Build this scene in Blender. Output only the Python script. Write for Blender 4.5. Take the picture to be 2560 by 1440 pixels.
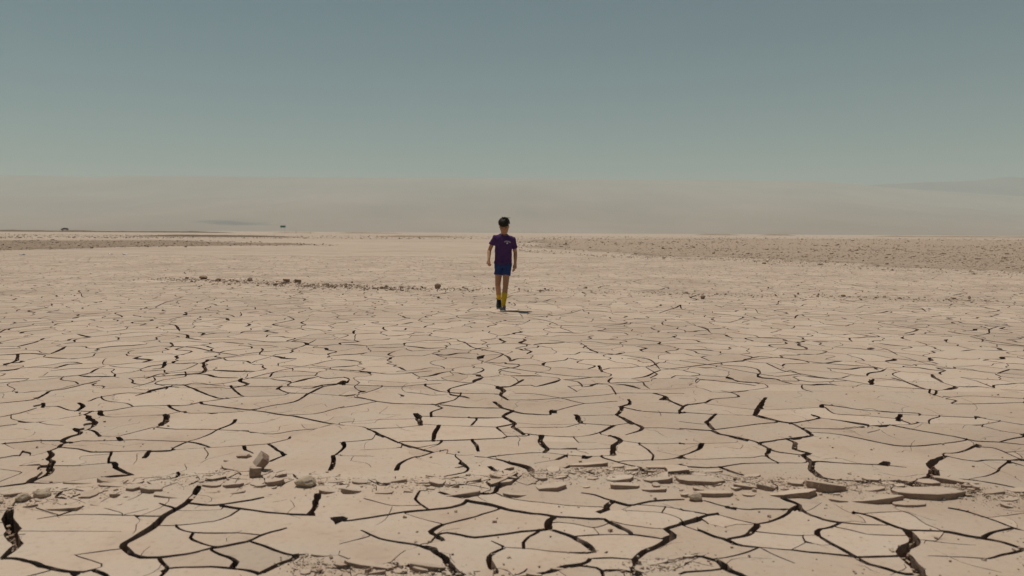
import bpy, bmesh, math, random
import numpy as np
from mathutils import Vector, Matrix, Euler
from mathutils.geometry import delaunay_2d_cdt
from mathutils.bvhtree import BVHTree

for o in list(bpy.data.objects):
    bpy.data.objects.remove(o, do_unlink=True)
scene = bpy.context.scene
COL = scene.collection
R = math.radians
random.seed(7)
rng = np.random.default_rng(7)

# ------------------------------------------------------------------ camera
CAM_H, FPX, PITCH, ROLL = 1.3, 2000.0, math.atan(139 / 2000.0), R(0.33)
SIDE = 1280 / FPX                       # half the view's width per metre of depth
c_f = Vector((0, math.cos(PITCH), -math.sin(PITCH)))
c_r0, c_u0 = Vector((1, 0, 0)), Vector((0, math.sin(PITCH), math.cos(PITCH)))
c_r = c_r0 * math.cos(ROLL) + c_u0 * math.sin(ROLL)
c_u = -c_r0 * math.sin(ROLL) + c_u0 * math.cos(ROLL)
cam_d = bpy.data.cameras.new('camera')
cam = bpy.data.objects.new('camera', cam_d)
COL.objects.link(cam)
cam.matrix_world = Matrix(((c_r.x, c_u.x, -c_f.x, 0), (c_r.y, c_u.y, -c_f.y, 0),
                           (c_r.z, c_u.z, -c_f.z, CAM_H), (0, 0, 0, 1)))
cam_d.sensor_width = 36.0
cam_d.lens = 36.0 * FPX / 2560.0
cam_d.clip_start, cam_d.clip_end = 0.1, 80000
cam_d.dof.use_dof = True
cam_d.dof.focus_distance = 11.8
cam_d.dof.aperture_fstop = 3.5
scene.camera = cam

# ------------------------------------------------------------------ sky, sun, exposure
SUN_EL, SUN_AZ = R(72), R(-46)          # azimuth from +Y towards +X: behind the boy, to the left
world = bpy.data.worlds.new('World')
scene.world = world
world.use_nodes = True
wn, wl = world.node_tree.nodes, world.node_tree.links
bg = wn['Background']
sky = wn.new('ShaderNodeTexSky')
sky.sky_type = 'NISHITA'
sky.sun_disc = False
sky.sun_elevation, sky.sun_rotation = SUN_EL, SUN_AZ
sky.altitude, sky.air_density, sky.dust_density, sky.ozone_density = 1200, 1.0, 0.3, 1.0
hs = wn.new('ShaderNodeHueSaturation')
hs.inputs['Saturation'].default_value = 1.0
mx = wn.new('ShaderNodeMix')
mx.data_type, mx.blend_type = 'RGBA', 'MULTIPLY'
mx.inputs[0].default_value = 1.0
mx.inputs[7].default_value = (0.505, 0.755, 0.63, 1)
wl.new(sky.outputs[0], hs.inputs['Color'])
wl.new(hs.outputs[0], mx.inputs[6])
wl.new(mx.outputs[2], bg.inputs['Color'])
bg.inputs['Strength'].default_value = 0.056

sun_d = bpy.data.lights.new('sun', 'SUN')
sun_d.energy, sun_d.angle, sun_d.color = 3.5, R(0.53), (1.0, 0.93, 0.82)
sun = bpy.data.objects.new('sun', sun_d)
COL.objects.link(sun)
sdir = Vector((math.sin(SUN_AZ) * math.cos(SUN_EL), math.cos(SUN_AZ) * math.cos(SUN_EL), math.sin(SUN_EL)))
sun.rotation_euler = (-sdir).to_track_quat('-Z', 'Y').to_euler()
sun.location = sdir * 50

scene.view_settings.view_transform = 'Standard'
scene.view_settings.look = 'None'
scene.view_settings.exposure = 0.0
scene.view_settings.gamma = 1.0
scene.render.engine = 'CYCLES'
scene.cycles.use_denoising = True
scene.cycles.max_bounces = 6
scene.cycles.diffuse_bounces = 4
scene.cycles.volume_bounces = 2

# ------------------------------------------------------------------ helpers
def ray(px, py):
    return c_f + c_r * ((px - 1280) / FPX) + c_u * ((720 - py) / FPX)

def gp(px, py, z=0.0):
    """pixel of the photograph -> point of the plane z"""
    d = ray(px, py)
    t = (z - CAM_H) / d.z
    return Vector((d.x * t, d.y * t, z))

def at_depth(px, py, Y):
    d = ray(px, py)
    t = Y / d.y
    return Vector((d.x * t, Y, CAM_H + d.z * t))

def _hash(ix, iy, s):
    n = (ix.astype(np.int64) * 374761393 + iy.astype(np.int64) * 668265263 + s * 1442695041) & 0x7fffffff
    n = ((n ^ (n >> 13)) * 1274126177) & 0x7fffffff
    n = (n ^ (n >> 16)) & 0xffff
    return n / 65535.0

def vnoise(x, y, s=0):
    x, y = np.asarray(x, float), np.asarray(y, float)
    ix, iy = np.floor(x), np.floor(y)
    fx, fy = x - ix, y - iy
    fx, fy = fx * fx * (3 - 2 * fx), fy * fy * (3 - 2 * fy)
    a, b = _hash(ix, iy, s), _hash(ix + 1, iy, s)
    c, d = _hash(ix, iy + 1, s), _hash(ix + 1, iy + 1, s)
    return ((a * (1 - fx) + b * fx) * (1 - fy) + (c * (1 - fx) + d * fx) * fy) * 2 - 1

def fbm(x, y, s=0, o=4):
    r, a = 0, 1.0
    for i in range(o):
        r = r + a * vnoise(x * 2 ** i, y * 2 ** i, s + i)
        a *= 0.5
    return r / 1.9

def mesh_from(name, verts, tris, mats, mat_idx=None, smooth=True, attrs=None):
    me = bpy.data.meshes.new(name)
    verts = np.asarray(verts, np.float32)
    tris = np.asarray(tris, np.int32)
    n, k = tris.shape
    me.vertices.add(len(verts))
    me.vertices.foreach_set('co', verts.ravel())
    me.loops.add(n * k)
    me.loops.foreach_set('vertex_index', tris.ravel())
    me.polygons.add(n)
    me.polygons.foreach_set('loop_start', np.arange(0, n * k, k, dtype=np.int32))
    for m in mats:
        me.materials.append(m)
    if mat_idx is not None:
        me.polygons.foreach_set('material_index', np.asarray(mat_idx, np.int32))
    me.polygons.foreach_set('use_smooth', np.full(n, smooth))
    if attrs:
        for an, av in attrs.items():
            a = me.attributes.new(an, 'FLOAT', 'POINT')
            a.data.foreach_set('value', np.asarray(av, np.float32))
    me.update(calc_edges=True)
    me.validate()
    return me

def link(name, me, parent=None, **props):
    o = bpy.data.objects.new(name, me)
    COL.objects.link(o)
    if parent is not None:
        o.parent = parent
    for k, v in props.items():
        o[k] = v
    return o

def empty(name, loc, **props):
    o = link(name, None, **props)
    o.location = loc
    o.empty_display_size = 0.1
    return o

# ------------------------------------------------------------------ materials
def mat_new(name):
    m = bpy.data.materials.new(name)
    m.use_nodes = True
    nt = m.node_tree
    b = nt.nodes['Principled BSDF']
    b.inputs['Roughness'].default_value = 0.95
    b.inputs['Specular IOR Level'].default_value = 0.12
    return m, nt, b

def nd(nt, t, **kw):
    n = nt.nodes.new(t)
    for k, v in kw.items():
        if k in n.inputs.keys():
            n.inputs[k].default_value = v
        else:
            setattr(n, k, v)
    return n

def ramp(nt, src, stops):
    r = nt.nodes.new('ShaderNodeValToRGB')
    e = r.color_ramp.elements
    while len(e) < len(stops):
        e.new(0.5)
    for i, (p, c) in enumerate(stops):
        e[i].position, e[i].color = p, (*c, 1)
    nt.links.new(src, r.inputs[0])
    return r.outputs[0]

def mixc(nt, a, b, fac, mode='MIX'):
    m = nt.nodes.new('ShaderNodeMix')
    m.data_type, m.blend_type = 'RGBA', mode
    for sock, v in ((0, fac), (6, a), (7, b)):
        if isinstance(v, (int, float)):
            m.inputs[sock].default_value = v
        elif isinstance(v, tuple):
            m.inputs[sock].default_value = (*v, 1)
        else:
            nt.links.new(v, m.inputs[sock])
    return m.outputs[2]

def pos_noise(nt, scale, detail=4, rough=0.6, stretch=None):
    g = nt.nodes.new('ShaderNodeNewGeometry')
    src = g.outputs['Position']
    if stretch:
        v = nd(nt, 'ShaderNodeVectorMath', operation='MULTIPLY')
        v.inputs[1].default_value = stretch
        nt.links.new(src, v.inputs[0])
        src = v.outputs[0]
    n = nd(nt, 'ShaderNodeTexNoise', Scale=scale, Detail=detail, Roughness=rough)
    nt.links.new(src, n.inputs['Vector'])
    return n.outputs['Fac']

def bump(nt, b, layers):
    prev = None
    for fac, strength, dist in layers:
        bp = nd(nt, 'ShaderNodeBump', Strength=strength, Distance=dist)
        nt.links.new(fac, bp.inputs['Height'])
        if prev is not None:
            nt.links.new(prev, bp.inputs['Normal'])
        prev = bp.outputs[0]
    nt.links.new(prev, b.inputs['Normal'])

TOP_A, TOP_B, TOP_C = (0.472, 0.378, 0.304), (0.408, 0.323, 0.259), (0.506, 0.409, 0.331)

def make_mud_top():
    m, nt, b = mat_new('dry_mud_surface')
    big = pos_noise(nt, 0.35, 3)
    mid = pos_noise(nt, 2.6, 5, 0.62)
    fine = pos_noise(nt, 28, 6, 0.7)
    grain = pos_noise(nt, 220, 3, 0.7)
    c = ramp(nt, big, [(0.32, TOP_B), (0.5, TOP_A), (0.70, TOP_C)])
    pink = ramp(nt, mid, [(0.40, (1, 1, 1)), (0.58, (1.0, 0.955, 0.93)), (0.72, (0.90, 0.86, 0.84))])
    c = mixc(nt, c, pink, 1.0, 'MULTIPLY')
    sp = ramp(nt, fine, [(0.30, (0.78, 0.75, 0.72)), (0.45, (1, 1, 1)), (0.7, (1.05, 1.05, 1.04))])
    c = mixc(nt, c, sp, 0.7, 'MULTIPLY')
    at = nd(nt, 'ShaderNodeAttribute', attribute_name='tint')
    tn = ramp(nt, at.outputs['Fac'], [(0.0, (0.89, 0.88, 0.87)), (1.0, (1.05, 1.05, 1.05))])
    c = mixc(nt, c, tn, 1.0, 'MULTIPLY')
    # small brown flecks of crumbled crust, gathered in patches
    v = nd(nt, 'ShaderNodeTexVoronoi', Scale=17.0)
    g = nt.nodes.new('ShaderNodeNewGeometry')
    nt.links.new(g.outputs['Position'], v.inputs['Vector'])
    fl = ramp(nt, v.outputs['Distance'], [(0.09, (1, 1, 1)), (0.16, (0, 0, 0))])
    pm = ramp(nt, pos_noise(nt, 0.9, 3), [(0.55, (0, 0, 0)), (0.66, (1, 1, 1))])
    fm = mixc(nt, fl, pm, 1.0, 'MULTIPLY')
    c = mixc(nt, c, (0.24, 0.17, 0.125), fm)
    nt.links.new(c, b.inputs['Base Color'])
    bump(nt, b, [(mid, 0.25, 0.02), (fine, 0.35, 0.008), (grain, 0.30, 0.002)])
    return m

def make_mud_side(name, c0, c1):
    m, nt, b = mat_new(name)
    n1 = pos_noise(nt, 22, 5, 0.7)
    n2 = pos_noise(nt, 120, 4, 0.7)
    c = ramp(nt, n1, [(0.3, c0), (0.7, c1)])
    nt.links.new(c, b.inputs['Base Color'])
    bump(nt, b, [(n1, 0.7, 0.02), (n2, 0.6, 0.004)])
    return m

M_TOP = make_mud_top()
M_SIDE = make_mud_side('inner_mud', (0.235, 0.152, 0.118), (0.35, 0.245, 0.182))
M_CLOD = make_mud_side('dry_clod', (0.36, 0.275, 0.20), (0.47, 0.37, 0.28))
M_BROWN = make_mud_side('brown_earth', (0.20, 0.14, 0.10), (0.33, 0.245, 0.18))

def make_ground():
    m, nt, b = mat_new('desert_floor')
    big = pos_noise(nt, 0.02, 5, 0.6, (0.35, 1, 1))
    mid = pos_noise(nt, 0.35, 5, 0.65)
    fine = pos_noise(nt, 6, 5, 0.7)
    c = ramp(nt, big, [(0.34, (0.39, 0.303, 0.239)), (0.5, (0.458, 0.362, 0.289)), (0.68, (0.495, 0.395, 0.318))])
    s = ramp(nt, mid, [(0.36, (0.84, 0.82, 0.80)), (0.52, (1, 1, 1)), (0.7, (1.05, 1.04, 1.03))])
    c = mixc(nt, c, s, 0.8, 'MULTIPLY')
    s = ramp(nt, fine, [(0.30, (0.78, 0.75, 0.72)), (0.48, (1, 1, 1))])
    c = mixc(nt, c, s, 0.6, 'MULTIPLY')
    nt.links.new(c, b.inputs['Base Color'])
    bump(nt, b, [(mid, 0.5, 0.15), (fine, 0.5, 0.02)])
    return m
M_GROUND = make_ground()

# ------------------------------------------------------------------ the mud flat: where the cracks run
# Cracks read off the photograph, six enlarged views (origin x, origin y, enlargement);
# each: width in cm (one, or several along the line), then the points.
Z = 2.977
VIEWS = {'A': (0, 1040), 'B': (850, 1040), 'C': (1700, 1040), 'D': (0, 740), 'E': (850, 740), 'F': (1700, 740)}
TRACE = {
'A': '''1.2: 0,75 150,55 275,47 440,25 525,10 600,0
.5: 275,47 350,65 470,75
2,2.8,2.2,2.6,2: 650,0 665,25 705,45 690,75 650,100 600,110 590,135 520,155 465,185 500,200
1.8: 545,95 590,125
1.2: 650,100 700,110 740,145
.9: 525,200 600,185 690,185 900,180 1000,175 1200,182 1390,190 1480,205 1565,235
.7: 465,185 280,185 120,200 0,212
2.2: 900,180 875,145
.7: 740,148 870,148 960,130 1130,85 1160,80
.8,2.6,2.8: 1160,80 1220,60 1240,30 1235,0
1.0: 1160,80 1300,95 1500,97 1620,100 1800,108 1950,128 2050,132 2200,105 2350,92 2470,60 2560,62
1.8,1.2,.9,.6: 1750,25 1740,45 1680,75 1620,100 1540,145 1470,170 1390,190 1290,235 1270,255
.8: 2470,60 2350,95 2280,125 2160,150 2155,165
1.3: 0,318 100,300 240,297 340,270 400,250 440,235 545,240 600,250 680,268 800,268 1000,263 1270,255 1400,245 1565,235 1800,225 2000,210 2100,185 2150,170
2.0: 440,235 460,210 520,195
1.8,2.2,2.6,4,2.6,1.6: 370,275 385,295 360,320 390,345 365,375 375,400 330,440 240,475 215,500 100,515 0,530
.5: 150,372 400,368 560,368 700,355 810,345
.9: 830,270 810,340
1.8: 1110,265 1100,285 1075,312
2,1.5,.8: 850,345 865,385 920,415 990,445
.4: 0,398 165,420 60,465 0,490
1.8,1.2,.8: 215,500 400,500 560,480 700,462 850,440 960,430
.5: 990,445 870,460 760,460
1.6,.6: 1815,228 1825,255 1880,280
1.2: 2000,210 2030,235 2060,260 2095,275
.6,1.6: 2130,290 2080,310 2010,340
1: 2550,205 2560,240 2500,290
1.6: 2475,295 2485,330 2470,380 2455,405
.5: 2500,290 2560,298
1.0: 1325,430 1335,455 1300,490 1210,495
.5: 1000,480 1060,475 1210,497
1.6,2,2.6,3.2,3.4,2,1.2: 1480,540 1440,600 1380,645 1310,690 1220,740 1170,800 1080,860 970,920 910,960 940,990 1000,1030 1050,1050
1.1: 1050,1050 1180,1048 1400,1020 1600,975 1740,950 1860,925 1960,875 2130,825
1.2: 1400,645 1550,660 1650,655 1850,625 1960,605
1.4: 1650,665 1740,680 1850,695 2000,712 2130,720 2290,728 2340,732
1.5,2,3: 2290,725 2340,680 2355,640 2365,590
.8: 1800,690 1700,745 1600,780 1480,795 1350,808 1180,812
.7: 1310,815 1350,845 1440,865 1600,868 1720,865 1800,865 1960,880
.9,.9,.5: 1440,868 1415,900 1450,925 1540,955 1620,975
.8: 1870,930 1960,960 2060,1000 2170,1025 2290,1020
.8,1.5: 1570,988 1640,1025 1755,1075 1720,1125
1.0: 1180,1050 1210,1090 1245,1130 1190,1191
.5,.8,1.6: 1190,1140 1245,1130 1400,1122 1600,1120 1720,1128 1850,1145 1930,1165
2.0: 1930,1170 2050,1110 2130,1075 2200,1050
.5: 560,1030 700,1010 900,985
.4: 560,1030 640,1060 770,1105 690,1140
1.6: 0,1060 120,1060 230,1080 340,1115 430,1140 540,1160 610,1160 690,1140
1.4: 690,1140 750,1165 800,1191
2: 540,1160 570,1191
.6: 390,1140 280,1170 200,1191
3.4,4,4.6,4,3,1: 75,720 60,770 95,820 80,880 110,940 130,965 60,1020 0,1065
.3: 140,860 400,858 700,857 900,858
.6: 280,770 430,745 600,733 900,738 1200,742
.5: 270,700 420,735
1.0: 620,680 510,720 430,745
.3: 910,735 1000,715 1100,690
.3: 900,720 780,690
.8: 1190,650 1310,690
.4: 1310,700 1500,698 1650,690
.3: 1000,745 1060,775 1160,790
.4: 0,795 50,800
2.0: 2475,755 2500,770 2510,790
1.5: 2475,750 2560,745
.3: 1525,250 1550,285 1530,320
.4: 90,20 180,40 275,47
.4: 40,215 110,250 220,272''',
'B': '''1.6,2.4,2.2,1.6: 0,60 150,75 210,95 330,155 450,205 570,235 690,268
.4: 0,45 170,30 300,20 570,15
2.6: 575,0 585,30 595,62
.9: 595,65 440,82 210,90
.9: 600,62 750,65 960,72 1280,80
1.0: 960,10 1100,12 1230,8
1.0: 1015,25 975,75
1.4,2.4,2.0,2.2: 1210,0 1260,20 1300,45 1290,75 1340,115 1370,130
1,1,1,1.4,2.8: 1370,132 1500,140 1650,150 1760,152 1850,140 1940,118 2000,85 2040,65
.3: 1300,45 1450,55 1600,58 1760,60
.9: 1330,82 1550,78 1680,75 1760,58 1800,50 2020,65
2.4,2.2,.6: 1770,0 1785,40 1830,50
1.6,2.4,2.2,.7: 2090,0 2160,40 2200,55 2255,85 2235,105 2130,135
.8: 2255,85 2400,85 2560,90
.7: 2040,65 2180,50
1.6,2,1.8: 740,70 705,120 695,175
.9: 0,200 150,188 320,165
1.0: 25,200 40,235 0,270
1.1: 440,188 700,182 850,178 1000,172 1210,160 1240,148
.9: 1215,155 1240,148 1400,142
1.2,.4: 755,188 720,215 620,245
1.2: 985,180 1020,220 1030,255
.4: 1175,82 1220,125 1240,148
.3: 1200,85 1310,92
2.6: 1500,145 1490,180 1515,220 1545,245 1520,265
.9,.9,1.2,1.8,2.4: 1520,268 1400,272 1250,285 1130,298 1100,305 1200,325 1350,360 1410,385 1430,425
.7: 1000,288 1100,305
.3: 750,265 900,290 1000,290
.3: 690,268 800,245
.8,1,1.6,2.4: 690,268 600,295 540,305 470,335 430,370 420,400
.4: 0,298 250,300
.5: 570,310 700,350 850,375 950,380 880,350
.5,.8,1.6: 860,295 900,330 950,380 935,420 880,440 780,465
1.8: 1115,375 1160,420
.6: 1540,270 1700,290 1850,298 2020,290
1.2: 1815,320 1870,298
3: 2010,140 2050,155 2085,180 2050,205 2030,240 2035,290
.9: 1940,130 2010,145
.6: 2085,182 2230,200 2400,205 2560,200
.8: 2230,205 2290,245 2330,290 2325,320
1,1.2,2.2: 1950,305 2080,345 2180,375 2240,395 2255,430
.9: 2080,335 2260,325 2410,322 2500,310 2560,285
.4: 1600,325 1690,290
.4: 1450,350 1600,325
.4: 1740,155 1780,190
.3: 1500,185 1700,190 1900,195
.3: 1560,240 1800,245 2010,240
.3: 150,255 320,245 450,235
1.6: 1680,400 1720,370
2.2: 1360,430 1330,475 1260,510 1180,535 1150,570 1080,580
1.3: 740,575 830,595 940,605 1040,580
2.0: 940,620 1050,640 1150,660 1280,695 1400,715 1500,725 1590,740 1700,748 1850,755 1970,758
.7: 1160,570 1200,590 1340,620 1500,635 1700,655 1850,662 1970,668
.9: 640,568 600,570 565,610 565,620 620,660 660,688
.5: 180,620 300,645 400,662 620,662
1.2: 0,762 60,770 300,730 500,700 660,688 820,672 920,645 940,620
.6: 480,710 600,750 770,790
1,1,1.2,1.8,.6: 1180,685 1050,725 900,765 770,795 700,830 665,855 720,880 770,900
1.2: 770,855 850,865 920,880 980,895 1130,880 1330,855 1480,840 1560,832
3: 1590,745 1545,770 1540,800 1550,832
1.1,1.4,2.4,1.2: 1570,832 1690,870 1740,895 1830,935 1870,970 1890,1000 1800,1010
.3: 1570,790 1600,780 1750,795 1890,825 1990,795
.3: 1890,825 1930,870
.7: 1740,885 1900,875 2050,872 2180,875 2300,890 2400,908
1.6: 1970,758 2000,780 2070,815 2140,845 2170,870
.7: 2010,770 2100,795 2200,810 2330,830 2440,835
1.8,2.2,2.8: 2030,625 1990,650 1970,690 1910,712
1.0,1,1.6,1.4: 1800,565 1900,580 2030,620 2100,640 2180,655 2260,635 2400,620 2560,615
.7: 1950,700 2080,690 2180,655
.7: 2180,650 2400,665 2560,690
.5: 2420,680 2395,710
.4: 2100,690 2400,712 2540,760
1.5,1.6,2.4,2.8,2.2,1.6: 2560,790 2490,810 2430,835 2480,870 2470,900 2410,930 2340,970 2250,1010 2190,1055
1: 2400,908 2470,880
3.0: 2190,1055 2210,1100 2200,1160 2230,1191
.9: 2190,1055 2000,1045 1860,1050
1.6: 1860,1050 1840,1080 1700,1105 1600,1130 1540,1150
.6,1,1.9,1.9: 1130,920 1230,965 1150,1000 1100,1045 1120,1085 1155,1130 1155,1165
.5,.5,1.4: 1230,965 1400,975 1600,995 1740,1005 1840,1005
.8: 1370,970 1365,930 1400,890 1490,845
.8,1.2,1.3,1.5,3.2,3: 160,840 230,875 320,905 450,930 570,950 680,985 770,1040 810,1085 850,1130 930,1191
.6: 0,940 100,915 215,885
.5: 590,945 680,930 780,912
1.8: 0,1130 120,1100 300,1105 430,1085
1.8: 500,1100 600,1120 780,1145
.6: 1000,1145 1150,1140
1.2: 1540,1150 1400,1175 1300,1191
.8: 1690,1115 1800,1100 1940,1130 1960,1191
1: 1960,1140 2100,1135 2200,1160''',
'C': '''1.6: 235,0 240,15 200,40 215,65 255,100
.7: 0,38 100,50 200,58
1.0: 250,100 400,82 550,60 720,45
1.4,2.2,1.6,.7: 0,90 150,100 240,105 290,130 400,150 490,170 560,188 600,210 650,235 720,260 830,275 920,285
1.4,1.6,2.2,1.2: 570,0 650,20 740,40 830,55 900,85 950,115 985,142 850,160 700,180 600,192
.8: 820,50 950,35 1050,12
.7: 1000,0 1050,12 1200,35 1410,70
.9: 920,85 1200,92 1400,72 1560,62
.9,.5: 1560,62 1500,95 1400,120
.5,1.4,1,.6: 950,115 1100,122 1220,138 1330,160 1500,195 1640,218 1800,215 2000,195 2130,175
1.8,1,.8: 1620,0 1640,25 1720,60 1560,62
1: 1720,60 1780,48 1750,38
1.4: 1560,62 1750,100 1900,125 2050,150 2200,182 2380,192 2560,210
.7: 1780,48 1900,55 2100,58 2250,75 2400,110 2560,135
.6: 2250,60 2380,40
.6: 1860,25 1930,5
.9: 2200,0 2280,20 2560,65
1.0: 2380,192 2470,165 2560,150
.8: 0,205 150,202 350,195 500,185
2.2,1.6,.9: 165,205 145,240 80,270 0,300
.4: 0,315 180,318 400,305 620,300
1.8,.6: 655,265 645,290 680,315 730,340
1.8,2.2,2.6: 800,170 860,195 850,240 910,260 960,270
2.4,2.8,3,3: 920,285 950,320 980,350 970,390 1010,430 1050,465 1150,490
2.0,1.4,1.2,.5: 1010,330 1150,340 1300,350 1500,358 1680,378
2.2: 1500,355 1540,330
1.8,1.4,.7,.6: 0,355 50,375 180,382 300,375 450,350 600,345 800,342 930,342
1.6: 300,380 400,420 520,460
2.0,1.2,.6: 2220,205 2140,245 2050,270 1960,272
3,4,3.4: 1980,290 1900,325 1860,360 1900,400
4,5.5,4: 1900,400 1890,440 1820,480 1740,520
1.2: 2000,295 2100,318 2200,330 2300,322 2560,325
.9: 2210,225 2330,232 2420,265 2500,300 2560,320
.3: 2420,265 2560,255
.8,.8,.3: 2440,330 2380,380 2360,410 2280,440 2150,465
1.2: 2440,330 2560,365
1.1: 1950,458 2150,470 2350,500 2560,545
1.5: 1150,490 1300,495 1480,500 1650,485 1740,520
.8: 180,625 330,665 500,690 600,685 850,688
2.2,1.6,1.2,.7: 760,615 880,655 900,690 970,730 1080,765 1190,785 1350,800 1560,805
1.8,1,.8: 880,665 830,690 780,730 680,775 570,795
1.6: 0,795 100,765 200,730 280,715
.6: 280,725 430,765 570,795
.5: 0,690 200,720
2.6: 340,670 410,685
1.4,1.4,2,1.2: 20,800 150,845 260,890 350,910 440,950 590,970
2.2,1.6,1: 570,800 540,840 490,880 350,905
.6: 590,970 480,1010 330,1045 230,1055
.5: 590,970 700,1025 850,1085
.5: 560,850 750,872 900,882 1010,880
1,1.2,2.2: 1190,790 1130,820 1040,840 1020,870 1030,885
1.3: 1030,885 1120,935 1240,1000 1310,1040 1380,1085 1500,1120 1640,1165 1750,1170
.6,.8,1.2: 590,970 830,990 950,1005 1200,1025 1310,1040 1450,1038 1640,1032
.3: 830,990 940,935 920,900
.3: 940,935 1100,955
1,1.4,1.8,3,3.6,4,4.4,3.8,3.4: 1290,705 1400,730 1500,770 1580,805 1680,840 1720,880 1760,915 1750,945 1680,980 1660,1010 1700,1050 1750,1100 1790,1160 1820,1191
.5: 1150,820 1300,850 1400,875 1680,885
1.3: 1700,845 1850,845 2000,855 2150,885 2250,900 2400,930 2560,985
2,1,.9: 2260,895 2350,855 2500,832
1.2,1,.4: 2560,985 2480,1010 2380,1030 2290,1050 2100,1040 1850,1030
1.3: 2000,680 2130,705 2250,740 2370,780 2480,825 2560,845
.6: 1680,700 1780,740 1900,775
.4: 1290,720 1500,708 1680,700
.3: 1900,775 2100,760 2300,745 2560,720
.8,1.6,3.2,3.6: 0,1055 120,1035 230,1055 300,1085 330,1120 400,1150 490,1191
.9: 0,1165 60,1150 270,1138
.3: 1800,912 2000,935 2200,950''',
'D': '''1.5: 0,795 250,770 320,740 370,705 480,690 600,660 700,635 740,625
1.2: 0,898 150,870 300,825 430,820 520,850 690,858 830,850 990,820
1.2: 990,820 1200,812 1380,812 1480,790 1680,760 1800,745
.8: 990,820 940,795 800,780 760,760
1.3: 660,780 740,750 900,725 1100,715 1230,690 1250,668 1350,662 1440,645
.9: 1240,668 1150,645 1220,620 1380,595
1.6: 1360,662 1450,690 1560,735 1620,755 1690,762
1.3: 280,945 500,905 620,885 690,860
2.5: 740,860 755,890
.8: 760,890 860,900 1050,890 1220,880
1.6,.9,.9: 1255,815 1300,845 1400,870 1600,868 1750,860 1880,845
3.2: 1230,875 1240,900 1225,930 1200,953
.9: 1260,875 1380,855
1.5: 1500,800 1680,825 1880,845 2050,870 2200,890 2400,935 2560,953
1,1.6,1.8,2.4: 1880,845 2000,815 2200,780 2300,720 2410,670 2510,655 2560,625
1: 2300,720 2560,738
1: 2080,690 2150,715 2300,720
1.8: 2100,670 2060,690
1: 1500,645 1650,665 2000,668 2400,668
1.4,.7: 1720,670 1760,710 1820,742 2100,735
2: 650,910 690,925 710,953
1.5: 320,790 330,825
2: 590,795 625,820 560,850
.9: 2150,885 2350,870 2560,815
2.4: 1230,490 1210,530 1140,540
2,1.4,.9: 1090,610 1200,575 1400,562 1550,555
2.4: 130,440 120,480 30,515
1: 260,428 500,432 650,428 720,415''',
'E': '''1.6: 0,735 150,755 280,780 420,795 600,800 760,805 940,825 1200,830
1.2: 0,655 250,665 450,672 560,660 750,648
1: 0,820 280,780
.8: 310,675 180,720 0,740
1.2: 640,668 740,705 900,720 1160,725
1: 900,725 850,770 730,800
1.6,2.8,2.4,1.6: 1160,665 1220,695 1190,735 1250,770
2.4,2,1: 1150,785 1210,830 1350,870 1560,880
2.4: 1280,855 1210,890 1300,940
3: 560,865 590,900 600,953
.9: 610,888 900,898 1200,902
1.3: 680,860 760,828 680,805
1: 1250,770 1450,768 1640,755 1950,735 2100,720 2560,722
1: 1300,720 1450,725 1640,755 1820,795 2060,780
.7: 1820,795 1680,830 1560,860
2.2: 2060,880 2090,850
2.5: 1750,875 1790,935
.8: 1790,885 2060,880
1.6,2.2: 2060,880 2180,953
2: 2080,820 2160,800 2150,770
1: 2080,820 2250,855 2560,870
.9: 1700,670 1880,655 2000,660 2050,720
.8: 1700,670 1760,705
2: 2330,720 2420,745 2380,770
1.8: 1360,620 1270,670 1180,672
2.5: 1580,845 1600,870
1.3: 0,545 200,560 350,578 480,575 680,555
2.2: 2440,770 2560,825
1.2: 1340,575 1200,550
2.6: 1930,520 1950,560''',
'F': '''1.4,2,1.2,1: 0,850 40,810 190,790 240,765 440,748 400,720 310,702
1.6,3.6,3.6: 640,755 590,820 560,885
.9: 560,885 300,880 0,862
1.8: 580,885 740,930 830,950
1.8: 270,880 210,930 190,953
1.1: 830,945 1040,905 980,880
.8: 1040,905 1250,930 1400,953
2.6,2,1,.9: 1060,805 1220,825 1350,845 1560,860 1780,870
.9: 1080,825 1150,875 1400,890 1620,910
2.6: 1640,880 1620,930
.9: 1640,880 1850,885 2000,895 2280,915
.6: 200,800 600,845 900,835 1060,825
1.4: 0,610 150,615 400,640 560,660
1.3: 650,500 760,550 900,575 1080,605 1250,625 1500,665 1900,695
1.3: 880,620 1000,635 1250,625
1.2: 0,480 250,515 500,560 720,592 900,575
2: 1580,605 1700,640 1820,690
1: 1860,720 2000,760 2060,775 2040,800 2560,790
1: 1990,750 2150,740 2560,762'''}

def resample(P, W, step):
    P = np.array(P, float)
    seg = np.hypot(*(P[1:] - P[:-1]).T)
    s = np.concatenate([[0], np.cumsum(seg)])
    L = s[-1]
    n = max(2, int(math.ceil(L / step)) + 1)
    t = np.linspace(0, L, n)
    # Catmull-Rom through the points
    out = np.empty((n, 2))
    idx = np.clip(np.searchsorted(s, t, side='right') - 1, 0, len(seg) - 1)
    u = (t - s[idx]) / np.maximum(seg[idx], 1e-9)
    Pm = np.vstack([2 * P[0] - P[1], P, 2 * P[-1] - P[-2]])
    p0, p1, p2, p3 = Pm[idx], Pm[idx + 1], Pm[idx + 2], Pm[idx + 3]
    u = u[:, None]
    cr = 0.5 * (2 * p1 + (p2 - p0) * u + (2 * p0 - 5 * p1 + 4 * p2 - p3) * u ** 2 + (3 * p1 - p0 - 3 * p2 + p3) * u ** 3)
    out = 0.45 * (p1 + (p2 - p1) * u) + 0.55 * cr
    w = np.interp(t / max(L, 1e-9), np.linspace(0, 1, len(W)), W)
    return out, w, t, L

RIBBONS = []       # (points, half widths) on the ground plane
WIDE = []          # places in wide cracks that hold crumbs

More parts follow.
